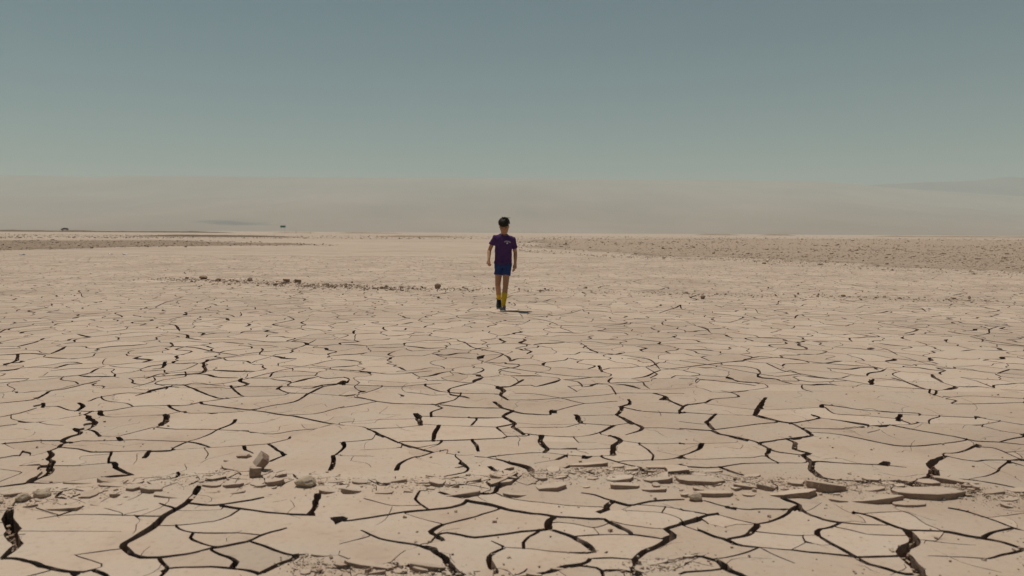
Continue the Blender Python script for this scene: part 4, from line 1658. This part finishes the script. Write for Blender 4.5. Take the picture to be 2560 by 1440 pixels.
M_CAR = plain('maroon_paint', (.10, .012, .018), .35, .5, 0, .05)
M_GLASS = plain('dark_glass', (.03, .03, .035), .15, .6)
M_TYRE = plain('tyre_rubber', (.015, .015, .015), .85, .1)
M_LAMP = plain('lamp_glass', (.6, .58, .5), .2, .5)
def build_car():
    Y = 494.0
    p = at_depth(162, 576, Y)
    root = empty('car', (p.x, Y, 1.0), label='small dark maroon car parked on the left horizon', category='car')
    root.rotation_euler = (0, 0, R(14))
    prof = [(-2.05, .42), (-2.12, .70), (-2.02, .92), (-1.25, 1.06), (-.55, 1.52), (.30, 1.58), (1.20, 1.48), (1.85, 1.08), (2.10, .98), (2.12, .55), (2.0, .40)]
    bm = bmesh.new()
    L = [bm.verts.new((x, -.86, z)) for x, z in prof]
    Rr = [bm.verts.new((x, .86, z)) for x, z in prof]
    for v in L + Rr:
        if v.co.z > 1.2:
            v.co.y *= .80
    n = len(prof)
    bm.faces.new(list(reversed(Rr))); bm.faces.new(L)
    for i in range(n):
        j = (i + 1) % n
        bm.faces.new((L[j], L[i], Rr[i], Rr[j]))
    bmesh.ops.recalc_face_normals(bm, faces=bm.faces[:])
    bm_obj('body', bm, M_CAR, root, bevel=.05)
    for sy in (-1, 1):
        for x0, x1, x2, x3, nm in ((-.98, -.48, .22, .22, 'front'), (.30, .30, 1.12, 1.55, 'rear')):
            bm = bmesh.new()
            q = [(x0, 1.10), (x1, 1.46), (x2, 1.50 if nm == 'front' else 1.42), (x3, 1.10)]
            for off in (.0, .02):
                pass
            a_ = [bm.verts.new((x, sy * (.885 - (z - 1.06) * .40), z)) for x, z in q]
            b_ = [bm.verts.new((x, sy * (.845 - (z - 1.06) * .40), z)) for x, z in q]
            bm.faces.new(a_); bm.faces.new(list(reversed(b_)))
            for i in range(4):
                bm.faces.new((a_[i], b_[i], b_[(i + 1) % 4], a_[(i + 1) % 4]))
            bmesh.ops.recalc_face_normals(bm, faces=bm.faces[:])
            bm_obj('side_window', bm, M_GLASS, root)
    for nm, x0, z0, x1, z1 in (('windscreen', -1.22, 1.09, -.60, 1.50), ('rear_window', 1.78, 1.12, 1.26, 1.46)):
        bm = bmesh.new()
        s_ = -1 if nm == 'windscreen' else 1
        vs = [bm.verts.new((x + s_ * o, y, z + o)) for o in (.035, 0) for x, z, y in ((x0, z0, -.74), (x0, z0, .74), (x1, z1, .60), (x1, z1, -.60))]
        bm.faces.new(vs[:4]); bm.faces.new(list(reversed(vs[4:])))
        for i in range(4):
            bm.faces.new((vs[i], vs[4 + i], vs[4 + (i + 1) % 4], vs[(i + 1) % 4]))
        bmesh.ops.recalc_face_normals(bm, faces=bm.faces[:])
        bm_obj(nm, bm, M_GLASS, root)
    for sx in (-1.32, 1.32):
        for sy in (-.80, .80):
            w = empty('wheel', (sx, sy, .34)); w.parent = root
            bm = bmesh.new(); cyl_bm(bm, (0, -.11, 0), (0, .11, 0), .34, 20); bm_obj('tyre', bm, M_TYRE, w, False, .03)
            bm = bmesh.new(); cyl_bm(bm, (0, -.12, 0), (0, .12, 0), .2, 16); bm_obj('rim', bm, M_STEEL, w)
    for sy in (-.6, .6):
        bm = bmesh.new(); box_bm(bm, (-2.09, sy, .78), (.06, .34, .13)); bm_obj('headlight', bm, M_LAMP, root, bevel=.02)
    return root
build_car()

M_SCRAP = plain('white_plastic', (.78, .80, .82), .5, .3)
for x, y, lab in ((56, 638, 'white scrap of litter at the far left edge'), (278, 636, 'white scrap of litter, the left one of a pair'), (313, 637, 'white scrap of litter, the right one of a pair')):
    g = gp(x, y)
    bm = bmesh.new()
    bmesh.ops.create_grid(bm, x_segments=5, y_segments=4, size=.5)
    r = random.Random(x)
    for v in bm.verts:
        v.co = Vector((v.co.x * .26, v.co.y * .18, .035 + r.uniform(-.03, .03)))
    bmesh.ops.solidify(bm, geom=bm.faces[:], thickness=.012)
    o = bm_obj('plastic_scrap', bm, M_SCRAP, None, label=lab, category='litter')
    o.location = (g.x, g.y, .012)

# ------------------------------------------------------------------ the boy
def tube(bm, pts, radii, seg=16, squash=None):
    """closed tube through the points; radii = number or (across, along) pairs"""
    P = [Vector(p) for p in pts]
    rings = []
    up0 = Vector((0, -1, 0))
    for i, p in enumerate(P):
        t = (P[min(i + 1, len(P) - 1)] - P[max(i - 1, 0)]).normalized()
        a = t.cross(up0)
        if a.length < .2:
            a = Vector((1, 0, 0))
        a.normalize()
        b = a.cross(t).normalized()
        r = radii[i]
        rx, ry = (r, r) if not isinstance(r, tuple) else r
        rings.append([bm.verts.new(p + a * math.cos(2 * math.pi * k / seg) * rx + b * math.sin(2 * math.pi * k / seg) * ry) for k in range(seg)])
    for r0, r1 in zip(rings[:-1], rings[1:]):
        for k in range(seg):
            bm.faces.new((r0[k], r0[(k + 1) % seg], r1[(k + 1) % seg], r1[k]))
    bm.faces.new(list(reversed(rings[0]))); bm.faces.new(rings[-1])

def ball(bm, c, r, rot=None, sub=3):
    m = Matrix.Translation(Vector(c)) @ (rot if rot else Matrix()) @ Matrix.Diagonal((*r, 1))
    bmesh.ops.create_icosphere(bm, subdivisions=sub, radius=1.0, matrix=m)

def fuse(name, bm, voxel, smooth_it=6, ripple=None):
    """one continuous skin round everything in bm"""
    bmesh.ops.recalc_face_normals(bm, faces=bm.faces[:])
    me = bpy.data.meshes.new(name + '_raw')
    bm.to_mesh(me); bm.free()
    o = bpy.data.objects.new(name + '_raw', me)
    COL.objects.link(o)
    md = o.modifiers.new('r', 'REMESH')
    md.mode, md.voxel_size = 'VOXEL', voxel
    sm = o.modifiers.new('s', 'SMOOTH')
    sm.factor, sm.iterations = .5, smooth_it
    bpy.context.view_layer.update()
    dg = bpy.context.evaluated_depsgraph_get()
    out = bpy.data.meshes.new_from_object(o.evaluated_get(dg))
    bpy.data.objects.remove(o, do_unlink=True)
    out.name = name
    if ripple:
        n = len(out.vertices)
        co = np.empty(n * 3, np.float32); out.vertices.foreach_get('co', co); co = co.reshape(-1, 3)
        no = np.empty(n * 3, np.float32); out.vertices.foreach_get('normal', no); no = no.reshape(-1, 3)
        co = co + no * ripple(co)[:, None]
        out.vertices.foreach_set('co', co.astype(np.float32).ravel())
    out.polygons.foreach_set('use_smooth', [True] * len(out.polygons))
    out.update()
    return out

M_SKIN = plain('skin', (.37, .190, .108), .6, .25, 0, .06, 12)
M_HAIR = plain('dark_hair', (.016, .011, .007), .62, .22, 0, .35, 60)
M_SHIRT = plain('purple_cotton', (.060, .024, .098), .9, .15, 0, .10, 40)
M_SHORTS = plain('blue_cotton', (.022, .044, .145), .9, .15, 0, .12, 40)
M_SOCK = plain('yellow_sock', (.58, .37, .018), .9, .1, 0, .08, 60)
M_SHOE = plain('black_canvas', (.022, .022, .026), .85, .15)
M_RUBBER = plain('pale_rubber', (.34, .32, .29), .8, .1)
M_PRINT = plain('white_print', (.62, .60, .62), .7, .2)
M_EYE = plain('eye_white', (.42, .38, .34), .3, .4)
M_IRIS = plain('dark_iris', (.02, .012, .008), .2, .5)
M_LIP = plain('lip', (.30, .12, .09), .5, .3)

g = gp(1260, 779)
person = empty('person', (g.x, g.y + .30, hz1(g.x, g.y) - .003),
               label='boy in purple t-shirt, blue shorts and yellow socks walking with lowered head', category='person')
person.rotation_euler = (0, 0, math.atan2(-g.x, g.y) * -1)

# joints: x to the right of the picture, -y towards the camera
HIP_L, KN_L, AN_L = Vector((-.085, .0, .80)), Vector((-.107, -.035, .43)), Vector((-.092, .255, .165))   # trailing leg
HIP_R, KN_R, AN_R = Vector((.045, .0, .80)), Vector((.024, -.115, .425)), Vector((-.012, -.19, .085))    # leading leg
SH_L, EL_L, WR_L = Vector((-.168, -.03, 1.205)), Vector((-.254, .035, 1.0)), Vector((-.258, -.11, .850))
SH_R, EL_R, WR_R = Vector((.140, -.03, 1.188)), Vector((.182, .035, .965)), Vector((.182, -.03, .785))
HEAD_C = Vector((-.004, -.128, 1.405))
HEAD_R = Matrix.Rotation(R(31), 4, 'X') @ Matrix.Rotation(R(-3), 4, 'Y')
def hd(x, y, z):
    return HEAD_C + (HEAD_R @ Vector((x, y, z)))

def leg(bm, h, k_, a, thick=1.0):
    t1, t2 = (k_ - h), (a - k_)
    tube(bm, [h, h + t1 * .25, h + t1 * .55, h + t1 * .85, k_, k_ + t2 * .12, k_ + t2 * .32, k_ + t2 * .6, k_ + t2 * .88, a],
         [v * thick for v in (.062, .064, .058, .050, .047, .044, .0455, .040, .030, .030)])

def hand(bm, wrist, d, palm_n, thumb_side, curl):
    """palm and five fingers; d = direction of the hand, palm_n = way the palm faces"""
    d = d.normalized()
    n = (palm_n - d * palm_n.dot(d)).normalized()
    s = d.cross(n).normalized() * thumb_side
    tube(bm, [wrist - d * .01, wrist + d * .02, wrist + d * .05, wrist + d * .082], [(.021, .017), (.028, .016), (.036, .016), (.034, .014)], 12)
    for i, (o, ln) in enumerate(((.027, .066), (.010, .074), (-.008, .069), (-.025, .054))):
        p = wrist + d * .076 + s * o
        dirn, pts = d.copy(), [p - d * .012]
        for q, f in enumerate((.45, .32, .25)):
            pts.append(p.copy())
            dirn = (Matrix.Rotation(curl * (.7 + .18 * q), 3, n.cross(d) * -1) @ dirn).normalized()
            if dirn.dot(n) < -.0001 and q == 0:
                dirn = dirn - n * 2 * dirn.dot(n)
            p = p + dirn * ln * f
        pts.append(p)
        tube(bm, pts, [.0088, .0090, .0084, .0078, .0066], 8)
    b_ = wrist + d * .028 + s * .026
    tube(bm, [b_ - s * .012, b_ + s * .012 + d * .018 + n * .006, b_ + s * .014 + d * .044 + n * .016, b_ + s * .006 + d * .062 + n * .024], [.012, .0105, .0095, .0075], 8)

bm = bmesh.new()
leg(bm, HIP_L, KN_L, AN_L)
leg(bm, HIP_R, KN_R, AN_R)
# feet (inside the shoes)
tube(bm, [AN_R, AN_R + Vector((0, -.06, -.045)), AN_R + Vector((.002, -.14, -.06))], [.033, .034, .03], 12)
tube(bm, [AN_L, AN_L + Vector((0, -.02, -.06)), AN_L + Vector((0, -.075, -.13))], [.033, .034, .03], 12)
# trunk
tube(bm, [(-.02, 0, .74), (-.02, 0, .84), (-.018, .0, .95), (-.015, -.01, 1.08), (-.013, -.025, 1.19), (-.012, -.035, 1.25), (-.010, -.045, 1.29)],
     [(.11, .075), (.12, .08), (.112, .075), (.118, .08), (.120, .075), (.085, .055), (.045, .045)], 20)
tube(bm, [(-.010, -.04, 1.26), (-.008, -.062, 1.32), (-.006, -.095, 1.36)], [.054, .050, .050], 14)
for s_, e_, w_ in ((SH_L, EL_L, WR_L), (SH_R, EL_R, WR_R)):
    tube(bm, [s_ * .8 + Vector((-.013, -.03, 1.19)) * .2, s_, s_ * .6 + e_ * .4, s_ * .15 + e_ * .85, e_, e_ * .72 + w_ * .28, e_ * .3 + w_ * .7, w_],
         [.032, .036, .036, .033, .032, .033, .026, .021], 14)
hand(bm, WR_L, Vector((-.01, -.09, -.16)), Vector((.9, .35, -.1)), -1, 1.15)
hand(bm, WR_R, Vector((-.03, -.05, -.2)), Vector((-.9, .4, 0)), 1, .34)
# head
ball(bm, hd(0, .012, .028), (.074, .092, .090), HEAD_R)
ball(bm, hd(0, -.026, -.022), (.073, .067, .085), HEAD_R)
ball(bm, hd(0, -.046, -.075), (.057, .047, .039), HEAD_R)
ball(bm, hd(0, -.068, -.098), (.022, .020, .016), HEAD_R)
for sx in (-1, 1):
    ball(bm, hd(sx * .072, .008, -.012), (.012, .020, .030), HEAD_R, 2)
    ball(bm, hd(sx * .036, -.068, -.035), (.020, .020, .018), HEAD_R, 2)
    ball(bm, hd(sx * .028, -.078, .016), (.026, .012, .009), HEAD_R, 2)
tube(bm, [hd(0, -.082, .012), hd(0, -.098, -.014), hd(0, -.110, -.034), hd(0, -.094, -.046)], [.009, .011, .0145, .012], 10)
ball(bm, hd(0, -.085, -.066), (.024, .011, .007), HEAD_R, 2)
body = fuse('body', bm, .0055, 4)
body.materials.append(M_SKIN)
link('body', body, person)

for sx in (-1, 1):
    bm = bmesh.new(); ball(bm, hd(sx * .030, -.079, -.002), (.011, .007, .0055), HEAD_R, 2)
    e = bm_obj('eye', bm, M_EYE, person, True)
    bm = bmesh.new(); ball(bm, hd(sx * .030, -.0845, -.0025), (.0058, .003, .0052), HEAD_R, 2); bm_obj('iris', bm, M_IRIS, e, True)
    bm = bmesh.new(); tube(bm, [hd(sx * .012, -.090, .018), hd(sx * .030, -.091, .023), hd(sx * .048, -.080, .018)], [.003, .0042, .002], 6)
    bm_obj('eyebrow', bm, M_HAIR, person, True)
bm = bmesh.new(); tube(bm, [hd(-.022, -.088, -.067), hd(-.008, -.097, -.065), hd(.008, -.097, -.065), hd(.022, -.088, -.067)], [.002, .0045, .0045, .002], 8)
bm_obj('mouth', bm, M_LIP, person, True)

# hair: cap plus overlapping locks, fringe over the brow, wind-blown ends
rh = random.Random(12)
bm = bmesh.new()
ball(bm, hd(0, .016, .044), (.080, .097, .088), HEAD_R)
ball(bm, hd(0, .05, -.005), (.072, .068, .07), HEAD_R)
cap = fuse('hair', bm, .008, 2)
bm = bmesh.new(); bm.from_mesh(cap)
def lock(root, tip, bend, r0):
    pts = []
    for i in range(6):
        t = i / 5
        pts.append(root.lerp(tip, t) + bend * math.sin(math.pi * t))
    tube(bm, pts, [r0 * v for v in (.7, 1.0, 1.0, .85, .55, .12)], 6)
crown = Vector((.01, .05, .128))
for i in range(260):
    a_ = rh.uniform(0, 2 * math.pi)
    el = rh.uniform(.15, 1.0)
    # root somewhere on the upper skull, tip further down along the skull
    th0, th1 = rh.uniform(.1, .75), rh.uniform(1.1, 1.75)
    if abs(math.sin(a_)) > .0 and math.cos(a_) > .55:      # front: fringe to the brow
        th1 = rh.uniform(1.2, 1.58)
    def onskull(th, az, k_=1.0):
        return Vector((math.sin(th) * math.sin(az) * .086 * k_, .014 - math.sin(th) * math.cos(az) * .103 * k_, .046 + math.cos(th) * .094 * k_))
    az1 = a_ + rh.uniform(-.35, .45)
    p0, p1 = onskull(th0, a_, .98), onskull(th1, az1, rh.uniform(.99, 1.12) + (.13 * rh.random() if rh.random() < .3 else 0))
    mid_ = onskull((th0 + th1) / 2, (a_ + az1) / 2, 1.04)
    be = HEAD_R @ (mid_ - (p0 + p1) / 2)
    lock(hd(*p0), hd(*p1), be, rh.uniform(.006, .011))
for tip in ((.085, -.01, .165), (.118, -.005, .158), (.10, .01, .150), (-.03, .02, .165), (.055, .0, .165), (.02, .01, .170), (.04, -.03, .160), (-.015, .01, .158)):
    lock(hd(rh.uniform(-.02, .03), rh.uniform(-.02, .04), .118), hd(*tip), HEAD_R @ Vector((-.006, -.004, .022)), .0062)
bmesh.ops.recalc_face_normals(bm, faces=bm.faces[:])
bm_obj('hair', bm, M_HAIR, person, True)

# t-shirt
bm = bmesh.new()
tube(bm, [(-.020, -.004, .770), (-.020, -.002, .80), (-.020, 0, .90), (-.018, -.004, 1.0), (-.016, -.014, 1.10), (-.014, -.026, 1.18), (-.012, -.034, 1.228), (-.011, -.044, 1.258), (-.010, -.050, 1.272)],
     [(.153, .112), (.152, .112), (.145, .106), (.143, .104), (.147, .108), (.150, .104), (.134, .088), (.098, .074), (.060, .060)], 28)
for s_, e_, ln in ((SH_L, EL_L, .50), (SH_R, EL_R, .66)):
    c_ = Vector((-.013, -.03, 1.215))
    d_ = (e_ - s_)
    tube(bm, [s_ * .55 + c_ * .45, s_ + Vector((0, 0, .006)), s_ + d_ * ln * .5, s_ + d_ * ln * .97, s_ + d_ * ln], [.055, .050, .050, .054, .055], 18)
def cloth(co):
    x, y, z = co[:, 0].astype(float), co[:, 1].astype(float), co[:, 2].astype(float)
    a = .0075 * vnoise(x * 13 + z * 9, z * 16 - x * 12, 5) + .0032 * vnoise(x * 34 + z * 14 + y * 20, z * 30 - x * 10, 6)
    drape = .0045 * np.sin(x * 60 + z * 22 + 2 * vnoise(x * 6, z * 6, 8)) * np.clip((1.05 - z) * 4, 0, 1) * np.clip((z - .76) * 8, .3, 1)
    return a + drape
shirt = fuse('t_shirt', bm, .006, 5, cloth)
shirt.materials.append(M_SHIRT)
shirt_o = link('t_shirt', shirt, person)
bm = bmesh.new()
ringp = [Vector((-.010 + .060 * math.cos(a_), -.050 + .056 * math.sin(a_), 1.272 - .010 * math.sin(a_) * -1)) for a_ in np.linspace(0, 2 * math.pi, 21)]
tube(bm, ringp, [.007] * 21, 8)
bm_obj('collar', bm, M_SHIRT, shirt_o, True)

# chest print: arched row of small letters and a round emblem below, lying on the cloth
bvh = BVHTree.FromPolygons([v.co for v in shirt.vertices], [p.vertices[:] for p in shirt.polygons])
def on_chest(x, z, off=.0022):
    h, n, i, d = bvh.ray_cast(Vector((x, -.6, z)), Vector((0, 1, 0)))
    return (h + Vector((0, -off, 0))) if h else Vector((x, -.15, z))
def glyph(bm, cx, cz, w, h, rot):
    for part in ((-.34, 0, .26, 1.0), (.30, .25, .30, .5), (.10, -.42, .7, .16), (.10, .42, .7, .16)):
        px0, pz0, pw, ph_ = part
        q = []
        for ux, uz in ((-.5, -.5), (.5, -.5), (.5, .5), (-.5, .5)):
            lx_, lz_ = (px0 + ux * pw) * w, (pz0 + uz * ph_) * h
            q.append(on_chest(cx + lx_ * math.cos(rot) - lz_ * math.sin(rot), cz + lx_ * math.sin(rot) + lz_ * math.cos(rot)))
        f0 = [bm.verts.new(p) for p in q]
        f1 = [bm.verts.new(p + Vector((0, .0035, 0))) for p in q]
        bm.faces.new(f0); bm.faces.new(list(reversed(f1)))
        for i in range(4):
            bm.faces.new((f0[i], f1[i], f1[(i + 1) % 4], f0[(i + 1) % 4]))
bm = bmesh.new()
for i in range(9):
    u = i / 8 - .5
    glyph(bm, .052 + u * .094, 1.158 - u * u * .055 - u * .012, .0098, .019, -u * .5)
bmesh.ops.recalc_face_normals(bm, faces=bm.faces[:])
bm_obj('chest_lettering', bm, M_PRINT, shirt_o, label='arched row of tiny white letters on the chest')
bm = bmesh.new()
cen = (.048, 1.126)
for r0_, r1_ in ((.0, .008), (.011, .015)):
    n_ = 16
    a0 = [on_chest(cen[0] + r1_ * math.cos(t), cen[1] + r1_ * .85 * math.sin(t)) for t in np.linspace(0, 2 * math.pi, n_, endpoint=False)]
    b0 = [on_chest(cen[0] + r0_ * math.cos(t), cen[1] + r0_ * .85 * math.sin(t)) for t in np.linspace(0, 2 * math.pi, n_, endpoint=False)]
    va, vb = [bm.verts.new(p) for p in a0], [bm.verts.new(p) for p in b0]
    for i in range(n_):
        bm.faces.new((va[i], va[(i + 1) % n_], vb[(i + 1) % n_], vb[i]))
bm_obj('chest_emblem', bm, M_PRINT, shirt_o, label='small pale round emblem under the lettering')

# shorts
bm = bmesh.new()
tube(bm, [(-.02, 0, .83), (-.02, 0, .80), (-.02, .0, .77), (-.02, .0, .72)], [(.130, .090), (.138, .096), (.150, .106), (.140, .10)], 24)
for h_, k_, r_e, end in ((HIP_L, KN_L, .070, .60), (HIP_R, KN_R, .074, .585)):
    d_ = (k_ - h_)
    t_ = (h_.z - end) / (h_.z - k_.z)
    tube(bm, [h_ + Vector((0, 0, -.01)), h_ + d_ * t_ * .5, h_ + d_ * t_ * .97, h_ + d_ * t_], [.080, .077, r_e + .002, r_e], 20)
def cloth2(co):
    x, y, z = co[:, 0].astype(float), co[:, 1].astype(float), co[:, 2].astype(float)
    return .0045 * vnoise(x * 22 + y * 10, z * 15, 15) + .003 * vnoise(x * 45, z * 40 + y * 30, 16)
sh = fuse('shorts', bm, .006, 4, cloth2)
sh.materials.append(M_SHORTS)
link('shorts', sh, person)

# socks and shoes
for k_, a, f0, z_off in ((KN_L, AN_L, .56, 0), (KN_R, AN_R, .36, 0)):
    bm = bmesh.new()
    d_ = a - k_
    th = 1.0
    tube(bm, [k_ + d_ * f0, k_ + d_ * (f0 + .03), k_ + d_ * max(f0 + .08, .6), k_ + d_ * .9, a, a + d_.normalized() * .02],
         [.0485 if f0 < .5 else .0455, .0495 if f0 < .5 else .0465, .0445, .0345, .0340, .034], 18)
    bm_obj('sock', bm, M_SOCK, person, True)

def shoe(ankle, pitch, toe_ground):
    """built flat with the toes to -y, then pitched about the toe"""
    rot = Matrix.Rotation(pitch, 4, 'X')
    def T(x, y, z):
        return toe_ground + (rot @ Vector((x, y, z)))
    bm = bmesh.new()
    secs = [(.225, .028, .030), (.215, .034, .046), (.19, .036, .070), (.16, .037, .074), (.125, .039, .062), (.09, .042, .048), (.05, .044, .040), (.02, .040, .033), (-.005, .026, .024)]
    rings = []
    for y, w, h in secs:
        ring = []
        for k2 in range(14):
            t = math.pi * k2 / 13
            ring.append(bm.verts.new(T(math.cos(t) * w, y, .018 + max(0.0, math.sin(t)) ** .75 * h)))
        rings.append(ring)
    for r0, r1 in zip(rings[:-1], rings[1:]):
        for k2 in range(13):
            bm.faces.new((r0[k2], r0[k2 + 1], r1[k2 + 1], r1[k2]))
        bm.faces.new((r0[13], r0[0], r1[0], r1[13]))
    bm.faces.new(rings[0]); bm.faces.new(list(reversed(rings[-1])))
    # ankle collar
    bmesh.ops.recalc_face_normals(bm, faces=bm.faces[:])
    top = T(0, .185, .075)
    tube(bm, [T(0, .185, .05), top, ankle + (ankle - top) * .1], [.038, .041, .041], 14)
    so = bm_obj('shoe', bm, M_SHOE, person, True)
    bm = bmesh.new()
    out = [(.232, .018), (.225, .032), (.18, .040), (.12, .042), (.06, .048), (.02, .044), (-.008, .030), (-.016, .012)]
    poly = [(w, y) for y, w in out] + [(-w, y) for y, w in reversed(out)]
    lo = [bm.verts.new(T(x, y, 0)) for x, y in poly]
    hi = [bm.verts.new(T(x, y, .026)) for x, y in poly]
    n_ = len(poly)
    bm.faces.new(lo); bm.faces.new(list(reversed(hi)))
    for i in range(n_):
        bm.faces.new((lo[i], hi[i], hi[(i + 1) % n_], lo[(i + 1) % n_]))
    bmesh.ops.recalc_face_normals(bm, faces=bm.faces[:])
    bm_obj('sole', bm, M_RUBBER, so)
    bm = bmesh.new()
    ball(bm, T(0, .014, .022), (.037, .030, .023), rot, 2)
    bm_obj('toe_cap', bm, M_RUBBER, so, True)
    bm = bmesh.new()
    for y, z in ((.075, .064), (.10, .074), (.125, .086), (.15, .097)):
        tube(bm, [T(-.024, y, z - .008), T(0, y - .004, z), T(.024, y, z - .008)], [.0035] * 3, 6)
    bm_obj('laces', bm, M_SHOE, so, True)
shoe(AN_R, R(0), Vector((AN_R.x + .002, AN_R.y - .175, .0)))
shoe(AN_L, R(46), Vector((AN_L.x - .004, AN_L.y - .078, .002)))
